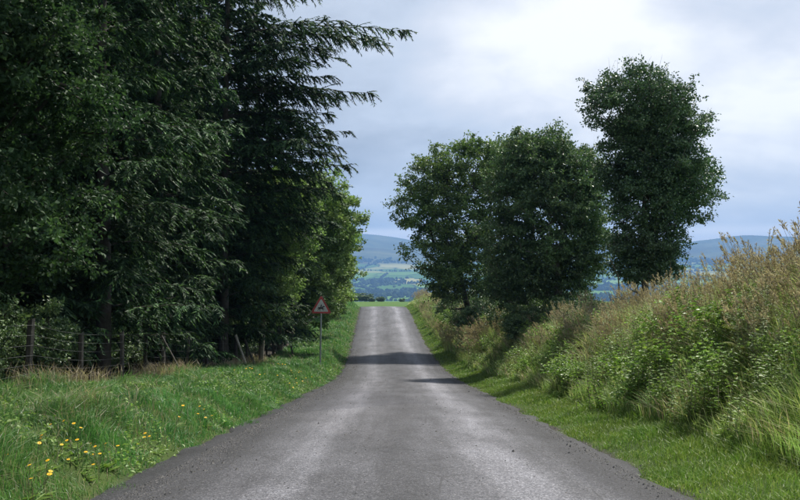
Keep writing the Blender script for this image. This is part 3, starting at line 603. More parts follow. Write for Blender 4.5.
def spruce(meshes, x, y, label, rot=0, sc=1.0, group=None, name='spruce_tree'):
    root = link(name, None, None, (x, y, gz(x, y) - .1)); root.rotation_euler = (0, 0, rot); root.scale = (sc, sc, sc)
    link('trunk', meshes[0], root); link('crown', meshes[1], root)
    return tag(root, label, 'spruce', group)
def mk(args, nm='spruce'):
    t_, c_ = spruce_mesh(**args); print(nm, sum(len(p[1]) for p in c_))
    return mesh('trunk', [(v, f, 0) for v, f in t_], M['bark'], True), mesh('crown', c_, [M['spruce'], M['spruce_tip']])
near_sp = mk(dict(h_=19, rmax=3.5, first=1.0, nbr=104, bias=.1, seed=3, dens=.93, size=1.3, special=[(float(a_), float(b_), float(c_), .15) for a_, b_, c_ in zip(np.linspace(3, 18, 46), np.arange(46) * 2.1, 1 + .8 * np.sin(np.arange(46.)) ** 2)]))
spruce(near_sp, -7.4, 22.5, 'spruce with drooping fringed branches beside the fence, left of the lane')
z0 = gz(-7.0, 36) - .1
arms = [(13.6, .03, 7.3, .10), (13.35, .12, 6.8, .12), (13.1, -.08, 6.3, .11), (13.5, .22, 6.0, .13), (12.8, .3, 5.0, .12), (13.3, -.3, 5.0, .1), (15.0, 0, 3.6, .08), (15.3, .4, 3.3, .1),
        (11.0, .1, 5.9, .12), (10.8, -.22, 4.7, .12), (9.4, .05, 5.0, .14), (8.7, .3, 4.9, .12), (8.0, .0, 5.0, .1)]
r_s = np.random.default_rng(5)
arms += [(float(h_), float(r_s.uniform(-.75, .75)), float(np.interp(h_, [6, 9, 12.5], [4.8, 4.8, 4.4]) * r_s.uniform(.8, 1.03)), float(r_s.uniform(.05, .24))) for h_ in np.linspace(5.4, 12.9, 40)]
arms += [(float(h_), float(r_s.uniform(0, 6.28)), float(r_s.uniform(1.0, 2.2)), .15) for h_ in np.linspace(4, 15, 60)]
sil = mk(dict(h_=21, rmax=3.6, first=1.5, nbr=90, bias=.2, seed=11, dens=.70, size=1.5, hang_=.42, special=arms))
spruce(sil, -7.0, 36, 'tall spruce whose long branches reach out over the lane against the sky')
back_sp = mk(dict(h_=22, rmax=3.9, first=.7, nbr=110, bias=0, seed=8, dens=.72, size=1.9))
spruce(near_sp, -7.5, 38.8, 'dense spruce standing close behind the tall reaching one', 2.6, 1.12)
spruce(near_sp, -8.4, 31.5, 'dense dark spruce between the slim one and the tall one, set back', 4.0, 1.1)
spruce(back_sp, -7.6, 29, 'slim dark spruce in the front row, between the fringed spruce and the tall one', 1.0, .95)
spruce(back_sp, -7.4, 47, 'dark spruce in the front row just past the tall spruce', 2.2, .95)
spruce(back_sp, -7.0, 55, 'dark spruce rising behind the yellow-green broadleaf tree', .7, .78)
k = 0
for (x, y, s_) in [(-12.4, 34.5, 1.1), (-12.6, 42.5, 1.1), (-12.2, 27, 1.1), (-9.8, 22, .9), (-9.6, 33, .9), (-9.0, 40.5, 1.0), (-9.4, 27.5, .95), (-10.6, 11, 1), (-11, 16, .95), (-10.4, 20, 1.05), (-10.8, 25.5, 1), (-10.6, 32, .95), (-11, 39, 1.05), (-10.8, 47, .9), (-11, 56, .8), (-11.5, 67, .62), (-12, 82, .5), (-14, 13, 1.1), (-14.4, 19, 1), (-14.2, 24.5, 1.1), (-14.8, 31, 1), (-14.4, 38, 1.1), (-15, 46, 1), (-15, 56, .9), (-18, 16, 1.1), (-18.5, 23, 1.05), (-18, 30, 1.1), (-18.6, 38, 1.1), (-19, 48, 1), (-19, 60, .9), (-10, 6, 1), (-9, 1, 1)]:
    spruce(back_sp, x, y, 'dark spruce deep inside the left wood, seen only between the front trees', k * 1.7, s_, 'spruces inside the left wood'); k += 1

# shade bushes under the wood
def bush_mesh(nc, per, rad, L, W, el, leaf, bark, seed):
    cen = crown_points(el, nc, .35, seed, .25); V, F = skeleton((0, 0, -.1), [(0, 0, .4), (.1, 0, .9)], cen, .06, .006)
    v, f = leaf_cloud(cen, per, rad, L, W)
    return mesh('stem', [(V, F)], bark, True), mesh('foliage', [(v, f)], leaf)
ub = bush_mesh(90, 110, .38, .10, .07, [((0, 0, 1.5), (1.5, 1.3, 1.3)), ((.4, 0, .9), (1.4, 1.2, .8))], M['dark_leaf'], M['bark'], 4)
for i, (x, y, s_) in enumerate([(-7.9, 11.5, .8), (-8.0, 13.6, .8), (-7.7, 16.8, .6), (-7.9, 19.4, .75), (-8.3, 15, .8), (-8.9, 21, .9), (-8.1, 24.5, .7), (-8.4, 30, .9), (-8.6, 37.5, 1.0), (-7.9, 42, .9), (-7.6, 56, 1.0), (-8.6, 18, .9), (-9.3, 26, 1.3), (-8.6, 33, 1.0), (-9.6, 40, 1.3), (-8.0, 45.5, 1.0), (-9.4, 13, 1.2), (-12.5, 17, 1.5), (-12.7, 23, 1.6), (-12.8, 29, 1.6), (-13, 36, 1.6), (-13, 44, 1.6), (-9.6, 56, 1.3), (-9.8, 70, 1.1), (-16.5, 20, 2), (-16.5, 28, 2), (-17, 36, 2), (-17, 46, 2)]):
    r_o = link('understorey_bush', None, None, (x, y, gz(x, y))); r_o.rotation_euler = (0, 0, i * 2.1); r_o.scale = (s_,) * 3
    link('stem', ub[0], r_o); link('foliage', ub[1], r_o)
    tag(r_o, 'shaded bush growing under the spruces of the left wood', 'bush', 'understorey bushes in the left wood')

for i, (x, y, s_) in enumerate([(6.9, 36.5, .75), (5.9, 41.5, .9), (7.4, 43, 1.0), (5.6, 46.5, .95), (6.6, 49, 1.1), (5.0, 53.5, .9), (6.2, 56, 1.1), (4.4, 61, .9), (5.4, 65, 1.0), (4.2, 71, .8), (7.6, 33.5, .55), (7.8, 30.4, .55), (8.9, 30.6, .5), (5.4, 38.0, .7), (7.9, 38.5, .8)]):
    r_o = link('hedge_bush', None, None, (x, y, gz(x, y) - .2)); r_o.rotation_euler = (0, 0, i * 1.7); r_o.scale = (s_,) * 3
    link('stem', ub[0], r_o); link('foliage', ub[1], r_o)
    tag(r_o, 'dark shaded hedge bush beneath the right-hand trees on the bank', 'bush', 'hedge bushes beneath the right-hand trees')

# trees on the knoll beyond the crest
kt = bush_mesh(60, 60, .5, .35, .24, [((0, 0, 2.2), (2.2, 2, 2.0))], M['dark_leaf'], M['bark'], 14)
names_k = ['dark tree on the field edge beyond the crest, leftmost above the road', 'small dark tree beyond the crest, second from the left', 'low dark tree beyond the crest above the middle of the road', 'small round tree beyond the crest nearest the right bank', 'low dark tree beyond the crest half hidden by the left verge']
for i, (x_, s_) in enumerate([(366, 1.1), (372, .6), (381, .7), (402, .5), (357, 1.1)]):
    d = 372 + i * 2; x = (x_ - 398) / 900 * d
    r_o = link('field_tree', None, None, (x, d, gz(x, d) - .3)); r_o.rotation_euler = (0, 0, i * 1.3); r_o.scale = (s_ * 1.5, s_ * 1.4, s_ * .8)
    link('trunk', kt[0], r_o); link('crown', kt[1], r_o); tag(r_o, names_k[i], 'tree')

# valley woods and hedgerow trees: far-off masses
def blobs(name, pts, r, leaf):
    n = len(pts); t = (1 + 5 ** .5) / 2
    v = unit(np.array([[-1, t, 0], [1, t, 0], [-1, -t, 0], [1, -t, 0], [0, -1, t], [0, 1, t], [0, -1, -t], [0, 1, -t], [t, 0, -1], [t, 0, 1], [-t, 0, -1], [-t, 0, 1]], float))
    f = np.array([[0, 11, 5], [0, 5, 1], [0, 1, 7], [0, 7, 10], [0, 10, 11], [1, 5, 9], [5, 11, 4], [11, 10, 2], [10, 7, 6], [7, 1, 8], [3, 9, 4], [3, 4, 2], [3, 2, 6], [3, 6, 8], [3, 8, 9], [4, 9, 5], [2, 4, 11], [6, 2, 10], [8, 6, 7], [9, 8, 1]])
    V = (pts[:, None] + v[None] * r[:, None, None] * rng.uniform(.6, 1.25, (n, 12, 1))).reshape(-1, 3)
    return tag(link(name, mesh(name, [(V, (f[None] + (np.arange(n) * 12)[:, None, None]).reshape(-1, 3))], leaf)), kind='stuff')
fm = leaf_mat('far_foliage', [(0, (0.02, 0.036, 0.016)), (1, (0.05, 0.075, 0.032))], .9, .0, .01, .0)
xs_, ys_ = [], []
for k in range(170):                                          # hedgerows
    y0 = rng.uniform(1100, 5200); x0 = rng.uniform(-.14, .5) * y0; a = rng.choice([.15, 1.45]) + rng.normal(0, .25); n = int(rng.uniform(10, 42)); t_ = np.cumsum(rng.uniform(5, 26, n))
    xs_.append(x0 + np.cos(a) * t_); ys_.append(y0 + np.sin(a) * t_)
x, y = np.concatenate(xs_), np.concatenate(ys_); r_ = rng.uniform(3.5, 8, len(x))
blobs('hedgerow_trees', np.stack([x, y, ground_z(x, y) + r_ * .5], 1), r_, fm)
xs_, ys_ = [], []
for k in range(20):                                           # woods
    y0 = rng.uniform(2300, 5600); x0 = rng.uniform(-.14, .46) * y0; n = int(rng.uniform(50, 160))
    xs_.append(x0 + rng.normal(0, rng.uniform(50, 140), n)); ys_.append(y0 + rng.normal(0, rng.uniform(30, 110), n))
x, y = np.concatenate(xs_), np.concatenate(ys_); r_ = rng.uniform(6, 12, len(x))
blobs('valley_woods', np.stack([x, y, ground_z(x, y) + r_ * .4], 1), r_, fm)

# ------------------------------------------------------------------ bank plants (prototypes at the origin)
def arc(n, L, az, rise, droop, r=None):
    f = np.linspace(0, 1, n); d = np.array([math.cos(az), math.sin(az), 0])
    return d * (f * L)[:, None] + np.array([0, 0, 1.]) * (rise * np.sin(f * droop))[:, None]
def p_bramble(seed, leaf, sz=1.0):
    r_ = np.random.default_rng(seed); A, B, P_, D_, N_, L_ = [], [], [], [], [], []
    for c in range(11):
        pts = arc(9, r_.uniform(.4, .95), r_.uniform(0, 6.28), r_.uniform(.45, .95), r_.uniform(1.7, 2.7)) + r_.normal(0, .05, 3) * [1, 1, 0]
        A.append(pts[:-1]); B.append(pts[1:])
        for q in range(1, 40):
            p = pts[0] * 0 + np.array([np.interp(q / 40 * 8, range(9), pts[:, k]) for k in range(3)]) + r_.normal(0, .09, 3)
            az = r_.uniform(0, 6.28); d0 = np.array([math.cos(az), math.sin(az), .25]); sdv = np.array([-d0[1], d0[0], 0]); s0 = r_.uniform(.7, 1.2)
            for o in ((0, 1.0), (-1, .8), (1, .8)):
                P_.append(p + d0 * .03); D_.append(d0 + sdv * o[0] * 1.1); N_.append(np.array([0, -.2, 1]) + r_.normal(0, .6, 3)); L_.append(.085 * o[1] * s0 * sz)
    V, F = leaf_quads(np.array(P_), np.array(D_), unit(np.array(N_)), np.array(L_), np.array(L_) * .74)
    s_ = segs(np.concatenate(A), np.concatenate(B), .006, .004, 3)
    return mesh('foliage', [(V, F)], leaf), mesh('cane', [s_], M['stem'])
def p_willow(seed):
    r_ = np.random.default_rng(seed); A, B, P_, D_, N_, L_, Q = [], [], [], [], [], [], []
    for c in range(7):
        b0 = r_.normal(0, .12, 3) * [1, 1, 0]; H_ = r_.uniform(.75, 1.25); ln = r_.normal(0, .14, 2) + [-.16, 0]
        f = np.linspace(0, 1, 6)[:, None]; pts = b0 + np.concatenate([ln * f ** 2 * H_, f * H_], 1); A.append(pts[:-1]); B.append(pts[1:])
        for q in range(46):
            t = .12 + .72 * q / 46; p = np.array([np.interp(t * 5, range(6), pts[:, k]) for k in range(3)]); az = q * 2.4
            P_.append(p); D_.append([math.cos(az), math.sin(az), r_.uniform(-.3, .5)]); N_.append([0, 0, 1]); L_.append(.12 * (1.1 - .6 * t))
        for q in range(22):
            t = .80 + .2 * q / 22; p = np.array([np.interp(t * 5, range(6), pts[:, k]) for k in range(3)]); Q.append(p)
    V, F = leaf_quads(np.array(P_), np.array(D_, float), np.array(N_, float), np.array(L_), np.array(L_) * .2)
    Q = np.array(Q); V2, F2 = leaf_quads(Q, rdir(len(Q), r_) + [0, 0, .6], rdir(len(Q), r_), .05, .018)
    s_ = segs(np.concatenate(A), np.concatenate(B), .005, .003, 3)
    return mesh('foliage', [(V, F, 0), (V2, F2, 1)], [M['silver'], M['fluff']]), mesh('stem', [s_], M['stem'])
def p_nettle(seed):
    r_ = np.random.default_rng(seed); A, B, P_, D_, N_, L_ = [], [], [], [], [], []
    for c in range(10):
        b0 = r_.normal(0, .2, 3) * [1, 1, 0]; H_ = r_.uniform(.35, .8); ln = r_.normal(0, .12, 2)
        f = np.linspace(0, 1, 4)[:, None]; pts = b0 + np.concatenate([ln * f * H_, f * H_], 1); A.append(pts[:-1]); B.append(pts[1:])
        for q in range(9):
            t = .2 + .8 * q / 9; p = b0 + np.array([*(ln * t * H_), t * H_]); az = q * 1.57 + c
            for s_ in (0, math.pi):
                P_.append(p); D_.append([math.cos(az + s_), math.sin(az + s_), r_.uniform(-.3, .2)]); N_.append([0, 0, 1]); L_.append(.10 * (1.15 - .5 * t))
    V, F = leaf_quads(np.array(P_), np.array(D_, float), np.array(N_, float), np.array(L_), np.array(L_) * .55)
    return mesh('foliage', [(V, F)], M['nettle']), mesh('stem', [segs(np.concatenate(A), np.concatenate(B), .004, .003, 3)], M['stem'])
def p_fern(seed):
    r_ = np.random.default_rng(seed); A, B, P_, D_, N_, L_ = [], [], [], [], [], []
    for c in range(9):
        az = r_.uniform(0, 6.28); L = r_.uniform(.5, .85); pts = arc(8, L, az, r_.uniform(.45, .8), 2.0); A.append(pts[:-1]); B.append(pts[1:])
        d = np.array([math.cos(az), math.sin(az), 0]); sdv = np.array([-d[1], d[0], 0])
        for q in range(24):
            t = .15 + .85 * q / 24; p = np.array([np.interp(t * 7, range(8), pts[:, k]) for k in range(3)]); ll = .24 * math.sin(min(1, (1 - t) * 1.6) * 1.57) + .02
            for s_ in (-1, 1):
                P_.append(p); D_.append(sdv * s_ + d * .4 + [0, 0, -.15]); N_.append([0, 0, 1]); L_.append(ll)
    V, F = leaf_quads(np.array(P_), np.array(D_, float), np.array(N_, float), np.array(L_), np.array(L_) * .22)
    return mesh('foliage', [(V, F)], M['fern']), mesh('stem', [segs(np.concatenate(A), np.concatenate(B), .005, .003, 3)], M['stem'])
def p_drygrass(seed, hg=1.0):
    r_ = np.random.default_rng(seed); n = 90; P = np.concatenate([r_.normal(0, .13, (n, 2)), np.zeros((n, 1))], 1)
    me_parts = []
    _, V, o = blades(P, r_.uniform(.35, .8, n) * hg, np.full(n, .008), r_.normal(3.1, .9, n), r_.uniform(.2, .9, n))
    me_parts += [(V, np.array([[0, 1, 3, 2]]) + o, 0), (V[:0], np.array([[2, 3, 4]]) + o - len(V), 0)]
    m = 30; b0 = np.concatenate([r_.normal(0, .13, (m, 2)), np.zeros((m, 1))], 1); H_ = r_.uniform(.7, 1.15, m) * hg; ln = np.stack([r_.normal(-.28, .15, m), r_.normal(0, .15, m)], 1)
    mid = b0 + np.stack([ln[:, 0] * .3 * H_, ln[:, 1] * .3 * H_, .6 * H_], 1); top = b0 + np.stack([ln[:, 0] * H_, ln[:, 1] * H_, H_], 1)
    a = segs(b0, mid, .0035, .003, 3); b_ = segs(mid, top, .003, .002, 3); me_parts += [(*a, 1), (*b_, 1)]
    k = 16; t = r_.uniform(.72, 1.02, (m, k, 1)); pp = (mid[:, None] + (top - mid)[:, None] * t).reshape(-1, 3); dd = np.repeat(top - mid, k, 0) + r_.normal(0, .22, (m * k, 3))
    V2, F2 = leaf_quads(pp, dd, rdir(m * k, r_), .06 * hg, .014); me_parts.append((V2, F2, 1))
    return mesh('grass_tussock', me_parts, [M['bank_grass'], M['dry']]), None
proto = {
    'bramble_bush': [p_bramble(1, M['bramble']), p_bramble(2, M['bramble'], 1.2), p_bramble(3, M['bramble'], .9)],
    'willowherb': [p_willow(4), p_willow(5)], 'nettle_clump': [p_nettle(6), p_nettle(7)], 'bracken_fern': [p_fern(8), p_fern(9)],
    'grass_tussock': [p_drygrass(10), p_drygrass(11, 1.1), p_drygrass(12, .9)]}
info = {'bramble_bush': ('bright green bramble bush sprawling on the right bank', 'bramble', 'bramble bushes on the right bank'),
        'willowherb': ('silvery grey-green willowherb clump on the right bank', 'willowherb', 'willowherb clumps on the right bank'),
        'nettle_clump': ('fresh green nettle clump at the foot of the right bank', 'nettles', 'nettle clumps on the right bank'),
        'bracken_fern': ('olive bracken fern arching out of the right bank', 'fern', 'ferns on the right bank'),
        'grass_tussock': ('tan seeding grass tussock on the right bank', 'grass tussock', 'dry grass tussocks on the right bank')}
def where(kind, x, y):
    s = x - float(roadc(y)); u = (s - 3.6) / 3.2
    hgt = 'low on the bank' if u < .33 else ('half way up the bank' if u < .75 else 'along the bank top')
    far = 'in the lower right corner' if y < 12 else 'short of the ivy-clad tree' if y < 20 else 'below the ivy-clad tree' if y < 31 else 'below the dark hawthorn' if y < 46 else 'below the hedge tree' if y < 64 else 'towards the road crest'
    return {'bramble_bush': 'bright green bramble bush', 'willowherb': 'silvery willowherb clump', 'nettle_clump': 'fresh green nettle clump', 'bracken_fern': 'arching olive fern', 'grass_tussock': 'tan seeding grass tussock'}[kind] + ' ' + hgt + ', ' + far
def plant(kind, x, y, s_, lab=None, grp=True, tilt=0.0, cnt=[0]):
    cnt[0] += 1; pr = proto[kind][cnt[0] % len(proto[kind])]; z = gz(x, y) - .03; lb, ct, gr = info[kind]
    o = link(kind, pr[0] if pr[1] is None else None, None, (x, y, z))
    if pr[1] is not None: link('foliage', pr[0], o); link('stem', pr[1], o)['kind'] = 'stuff'
    o.rotation_euler = (rng.normal(0, .08), rng.normal(0, .08) + tilt, rng.uniform(0, 6.28) if kind != 'grass_tussock' else rng.normal(0, .5)); o.scale = (s_, s_, s_ * rng.uniform(.85, 1.15))
    return tag(o, lab or where(kind, x, y), ct, gr if lab is None else None)
def scatter(kind, n, y0, y1, s0, s1, sc0, sc1, pw=1.3):
    x, y, s = strip_points(n, y0, y1, cst(s0), cst(s1), pw)
    for i in range(n):
        k = np.interp(y[i], [0, 60, 110], [1, .93, .8])
        plant(kind, float(roadc(y[i]) + s[i] * k), float(y[i]), rng.uniform(sc0, sc1))
scatter('bramble_bush', 66, 10.5, 45, 4.2, 5.9, .45, .9)
scatter('bramble_bush', 22, 45, 108, 4.4, 6.4, .8, 1.3, 1.1)
scatter('nettle_clump', 85, 10, 60, 3.8, 5.4, .6, 1.1)
scatter('willowherb', 210, 9, 42, 5.0, 8.4, .55, 1.0)
scatter('grass_tussock', 150, 9.5, 34, 4.9, 8.6, .5, .95, 1.2)
scatter('bracken_fern', 34, 11, 45, 4.8, 7.6, .4, .75)
scatter('grass_tussock', 80, 14, 60, 5.2, 8.8, .5, .85, 1.1)
scatter('grass_tussock', 70, 42, 112, 3.9, 6.2, .9, 1.35, 1.05)
for k_ in range(14):
    plant('grass_tussock', 6.6 + rng.uniform(0, 1.6), 12.5 + rng.uniform(0, 4.5), rng.uniform(.95, 1.25), 'tall wispy grass reaching into the sky at the far right edge'); C.objects[-1]['group'] = 'tall wispy grasses at the far right edge'
plant('bramble_bush', 7.3, 15.5, .95, 'large bramble mound highest on the bank at the right edge of the view')
plant('willowherb', 6.6, 14.3, 1.2, 'tallest silvery willowherb standing against the sky at far right')

# ------------------------------------------------------------------ yellow flowers in the left verge
def p_flower(seed, nh):
    r_ = np.random.default_rng(seed); A, B, P_, D_, N_ = [], [], [], [], []; CP = []
    for c in range(nh):
        b0 = r_.normal(0, .035, 3) * [1, 1, 0]; H_ = r_.uniform(.24, .40); t = b0 + np.array([r_.normal(0, .05), r_.normal(0, .05) - .02, H_]); A.append(b0); B.append(t)
        nn = unit(np.array([r_.normal(0, .3), -.55, 1.0])); u = unit(np.cross(nn, [1, 0, 0])); v = np.cross(nn, u)
        for q in range(11):
            a = q * 2 * math.pi / 11; P_.append(t); D_.append(u * math.cos(a) + v * math.sin(a) + nn * .15); N_.append(nn)
        CP.append(t + nn * .004)
    V, F = leaf_quads(np.array(P_), np.array(D_), np.array(N_), .017, .011, 0)
    cv = np.array([[1, 0, 0], [0, 1, 0], [-1, 0, 0], [0, -1, 0], [0, 0, 1]]) * .005; cf = np.array([[0, 1, 4], [1, 2, 4], [2, 3, 4], [3, 0, 4]])
    CV = (np.array(CP)[:, None] + cv[None]).reshape(-1, 3); CF = (cf[None] + (np.arange(nh) * 5)[:, None, None]).reshape(-1, 3)
    ll = leaf_quads(r_.normal(0, .02, (10, 3)) * [1, 1, 0], np.stack([np.cos(np.arange(10)), np.sin(np.arange(10)), np.full(10, .5)], 1), np.tile([0, 0, 1.], (10, 1)), .12, .025)
    return mesh('blossom', [(V, F, 0), (CV, CF, 1)], [M['yellow'], M['orange']]), mesh('stem', [segs(np.array(A), np.array(B), .0025, .002, 3) + (0,), (*ll, 1)], [M['stem'], M['nettle']])
fl = [p_flower(k, 1) for k in range(1, 6)]
def on_verge(X_, Y_, zadd=.3):
    """where the sight line through a photo point meets the verge, as a place on the ground"""
    for d in np.arange(6, 60, .05):
        p = px(X_, Y_, d)
        if p[2] < gz(p[0], p[1]) + zadd: return p[0], p[1]
    return None
spots = [(46, 437, 0), (60, 424, 1), (73, 419, 2), (31, 437, 0), (39, 460, 0), (27, 464, 1), (86, 446, 2), (104, 439, 3), (107, 447, 1), (89, 458, 1), (95, 461, 2), (84, 462, 0), (106, 460, 0), (114, 458, 2), (116, 462, 1), (128, 464, 0), (133, 453, 1), (136, 463, 0), (113, 468, 0), (50, 486, 2), (44, 488, 1), (48, 497, 0), (149, 439, 2), (157, 429, 0), (145, 434, 0), (175, 405, 0), (204, 407, 1), (207, 405, 0), ]
def flower(x, y, k, s_, label):
    m_ = fl[k % 5]; r_o = link('yellow_wildflower', None, None, (x, y, gz(x, y) - .01)); r_o.rotation_euler = (rng.normal(0, .12), rng.normal(0, .12), rng.normal(0, .7)); r_o.scale = (s_, s_, rng.uniform(.6, 1.0))
    link('blossom', m_[0], r_o); link('stem', m_[1], r_o); tag(r_o, label, 'wildflower', 'yellow wildflowers in the left verge')
for i, (a, c, k) in enumerate(spots):
    q = on_verge(a, c)
    if q is None or q[0] > -2.98: continue
    for j in range(k + 2):
        flower(q[0] + rng.normal(0, .05) * (j > 0), q[1] + rng.normal(0, .08) * (j > 0), i + j, rng.uniform(1.1, 1.6), 'small yellow wildflower in the near left verge grass' if q[1] < 14 else 'yellow wildflower in the verge grass between the near patch and the sign')
for i in range(30):                                           # further along the verge
    y = rng.uniform(24, 33); s = rng.uniform(-4.6, -3.0); flower(s + float(roadc(y)), y, i, 1.5, 'yellow wildflower in the verge grass short of the warning sign')
# broad-leaved weeds among the verge grass
x, y, s = strip_points(14000, 6.5, 60, cst(-6.2), cst(-2.75), 1.3); c_ = vnoise(np.stack([x, y], -1), 1.1, 91); k = c_ > .58; x, y = x[k], y[k]; n = len(x)
V, F = leaf_quads(np.stack([x, y, ground_z(x, y) + rng.uniform(.03, .20, n)], 1), rdir(n) * [1, 1, .4], unit(rdir(n) * .6 + np.array([0, -.1, 1])), np.interp(y, [6, 60], [.05, .11]) * rng.uniform(.6, 1.4, n), np.interp(y, [6, 60], [.03, .07]) * rng.uniform(.6, 1.3, n))
tag(link('verge_weeds', mesh('verge_weeds', [(V, F)], M['nettle'])), kind='stuff')

# ------------------------------------------------------------------ stock fence along the wood
fence = link('stock_fence', None, None, (-6.5, 12, gz(-6.5, 12))); tag(fence, 'wire stock fence with weathered wooden posts along the front of the left wood', 'fence')
fo = np.array(fence.location); fs = -6.6
fy = [10.5, 13.2, 16.1, 18.8, 21.6, 23.6, 25.4, 28.2, 31.2, 34.0, 36.8, 39.8, 43, 46.2, 49.5, 53, 57, 61, 65, 69]
tops = []
def rough_post(p, h_, r, tilt=(0, 0), seed=0):
    """square-ish cleft post with a sloped top"""
    r_ = np.random.default_rng(seed); zs = np.array([-.2, .3 * h_, .7 * h_, h_]); V = []
    for z_ in zs:
        for a in range(6):
            t = a * math.pi / 3; rr = r * r_.uniform(.85, 1.12); V.append([math.cos(t) * rr + tilt[0] * z_, math.sin(t) * rr + tilt[1] * z_, z_ + (.03 * math.cos(t) if z_ == h_ else 0)])
    F = [[i * 6 + a, i * 6 + (a + 1) % 6, i * 6 + 6 + (a + 1) % 6, i * 6 + 6 + a] for i in range(3) for a in range(6)]
    return (np.array(V) + p, np.array(F)), (np.zeros((0, 3)), np.array([[18, 19, 20, 21, 22, 23]]) - 24)
for i, y in enumerate(fy):
    x = fs + float(roadc(y)); z = gz(x, y); h_ = 1.25 + rng.normal(0, .05); tl = rng.normal(0, .035, 2)
    link('post', mesh('post', list(rough_post(np.array([x, y, z]) - fo, h_, .055 + .015 * (i % 4 == 2), tl, i)), M['post']), fence); tops.append((x, y, z, tl))
T_ = [(-.04, 6)]
for k, hz_ in enumerate([.12, .28, .44, .60, .78, .96, 1.14]):
    A, B = [], []
    for a, c in zip(tops[:-1], tops[1:]):
        p = np.array([a[0] + .065 + a[3][0] * hz_, a[1], a[2] + hz_]); q = np.array([c[0] + .065 + c[3][0] * hz_, c[1], c[2] + hz_]); m = (p + q) / 2 - [0, 0, .015 + .015 * rng.uniform()]
        A += [p, m]; B += [m, q]
    link('wire', mesh('wire', [tuple(segs(np.array(A) - fo, np.array(B) - fo, .0019 if k < 6 else .0024, .0019, 4))], M['wire']), fence)
A, B = [], []
for a, c in zip(tops[:-1], tops[1:]):
    n = int((c[1] - a[1]) / .3)
    for q in range(1, n):
        f = q / n; p = np.array([a[0] + (c[0] - a[0]) * f + .065, a[1] + (c[1] - a[1]) * f, a[2] + (c[2] - a[2]) * f]); A.append(p + [0, 0, .1]); B.append(p + [0, 0, .96])
o = link('stay_wires', mesh('stay_wires', [tuple(segs(np.array(A) - fo, np.array(B) - fo, .0014, .0014, 3))], M['wire']), fence); o['kind'] = 'stuff'

def stake(x, y, h_, tilt, label, seed, r=.045, m=None):
    z = gz(x, y); return tag(link('wooden_stake', mesh('wooden_stake', list(rough_post(np.zeros(3), h_, r, tilt, seed)), m or M['post']), None, (x, y, z)), label, 'stake')
M['pale_post'] = plain('pale_split_post', (0.36, 0.34, 0.29), 0.85, 0.3, 14, bump=0.5)
stake(-5.85, 35.2, 1.35, (-.36, 0), 'pale leaning stake at the verge edge left of the warning sign', 51, m=M['pale_post'])
stake(-5.75, 36.6, 1.15, (-.42, .1), 'grey leaning stake just right of the pale one', 52)
stake(-5.5, 47.5, 1.4, (-.2, 0), 'thin grey stake leaning back beneath the yellow-green tree', 53, .04)
stake(-5.9, 25.0, 1.5, (-.55, 0), 'steeply slanting strut leaning on the stock fence', 54, .03)
q = (-5.1 + float(roadc(86.)), 86.)
tag(link('white_marker_post', mesh('white_marker_post', [box(0, 0, .55, .12, .12, 1.3), box(0, -.002, 1.05, .125, .13, .12)], M['white_post']), None, (q[0] - .9, q[1], gz(*q))), 'short white marker post on the left verge near the crest', 'marker post')

# ------------------------------------------------------------------ warning sign
def rounded_poly(pts, r, n=6):
    out = []; m = len(pts)
    for i in range(m):
        p = np.array(pts[i]); a = unit(np.array(pts[i - 1]) - p); b_ = unit(np.array(pts[(i + 1) % m]) - p)
        ang = math.acos(float(a @ b_)); dd = r / math.tan(ang / 2); p0, p1 = p + a * dd, p + b_ * dd; cen = p + unit(a + b_) * r / math.sin(ang / 2)
        a0 = math.atan2(*(p0 - cen)[::-1]); a1 = math.atan2(*(p1 - cen)[::-1]); da = (a1 - a0 + math.pi) % (2 * math.pi) - math.pi
        out += [cen + r * np.array([math.cos(a0 + da * k / n), math.sin(a0 + da * k / n)]) for k in range(n + 1)]
    return np.array(out)
def plate(poly, y0, y1):
    """flat plate in the xz plane with real thickness; front at y0"""
    n = len(poly); f_ = np.stack([poly[:, 0], np.full(n, y0), poly[:, 1]], 1); b_ = np.stack([poly[:, 0], np.full(n, y1), poly[:, 1]], 1)
    me = bpy.data.meshes.new('plate'); i = np.arange(n); j = (i + 1) % n
    me.from_pydata([tuple(v) for v in np.concatenate([f_, b_])], [], [tuple(range(n)), tuple(range(2 * n - 1, n - 1, -1))] + [(int(b), int(a), int(a) + n, int(b) + n) for a, b in zip(i, j)])
    me.update(); return me
sx, sy = -3.62, 42.0; sgz = gz(sx, sy)
sign = link('warning_sign', None, None, (sx, sy, sgz)); tag(sign, 'red-bordered white triangular road sign with a horse and rider on a grey pole', 'road sign')
sign.rotation_euler = (0, R(.8), R(4)); topz = -1.16 - sgz; wd = 1.0; ht = .866 * wd
tri = [(-wd / 2, topz - ht), (wd / 2, topz - ht), (0, topz)]
def addp(name, poly, y0, y1, m, parent=sign):
    me = plate(poly, y0, y1); me.materials.append(m); return link(name, me, parent)
cz = topz - ht * 2 / 3
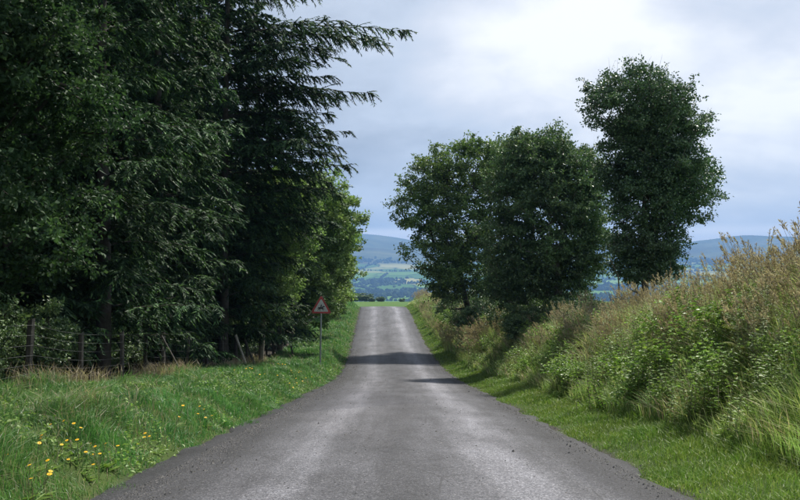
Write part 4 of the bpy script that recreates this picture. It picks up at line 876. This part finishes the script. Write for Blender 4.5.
def scale_tri(k): return [(p[0] * k, cz + (p[1] - cz) * k) for p in tri]
addp('backing_plate', rounded_poly(tri, .055), -.050, -.042, M['pole'])
pl_ = addp('border', rounded_poly(scale_tri(.985), .05), -.054, -.0505, M['red'])
pn_ = addp('panel', rounded_poly(scale_tri(.70), .03), -.058, -.0545, M['white'])
# horse and rider, walking to the left, as cut-out film; coordinates in a 100-unit frame
horse = [(6, 58), (10, 66), (17, 71), (20, 76), (23, 72), (30, 66), (38, 56), (50, 54), (62, 55), (72, 58), (78, 56), (86, 48), (92, 36), (93, 30), (87, 36), (80, 44), (79, 36), (84, 26), (90, 18), (88, 8), (84, 8), (84, 16), (76, 24), (70, 32), (66, 28), (68, 18), (62, 8), (57, 8), (62, 18), (60, 30), (50, 34), (40, 33), (36, 28), (26, 22), (28, 10), (24, 10), (20, 24), (29, 32), (27, 36), (20, 34), (10, 28), (8, 34), (18, 40), (26, 44), (25, 54), (18, 58), (11, 54)]
rider = [(44, 54), (42, 44), (38, 34), (44, 33), (49, 46), (56, 52), (58, 60), (57, 72), (53, 78), (54, 84), (51, 90), (45, 90), (42, 85), (45, 79), (43, 74), (36, 66), (28, 64), (28, 61), (37, 62), (45, 66), (46, 60)]
sc_ = .0041
for nm, pg in (('horse_symbol', horse), ('rider_symbol', rider)):
    poly = np.array([((50 - a) * sc_, cz - .015 + (c - 50) * sc_ * .92) for a, c in pg])
    addp(nm, poly, -.0605 - (.0006 if nm[0] == 'r' else 0), -.0582, M['black'])
link('pole', mesh('pole', [segs([[0, 0, -.3]], [[0, 0, topz - .12]], .042, .042, 14), segs([[0, 0, topz - .12]], [[0, 0, topz - .1]], .042, .02, 14)], M['pole'], True), sign)
for zz_ in (topz - ht + .12, topz - .42): link('bracket', mesh('bracket', [box(0, -.02, zz_, .13, .055, .035), box(0, -.045, zz_, .30, .012, .03)], M['pole']), sign)
print('objects', len(bpy.data.objects), 'tris', sum(sum(p.loop_total - 2 for p in me.polygons) if len(me.polygons) < 5000 else len(me.loops) // 2 for me in bpy.data.meshes))
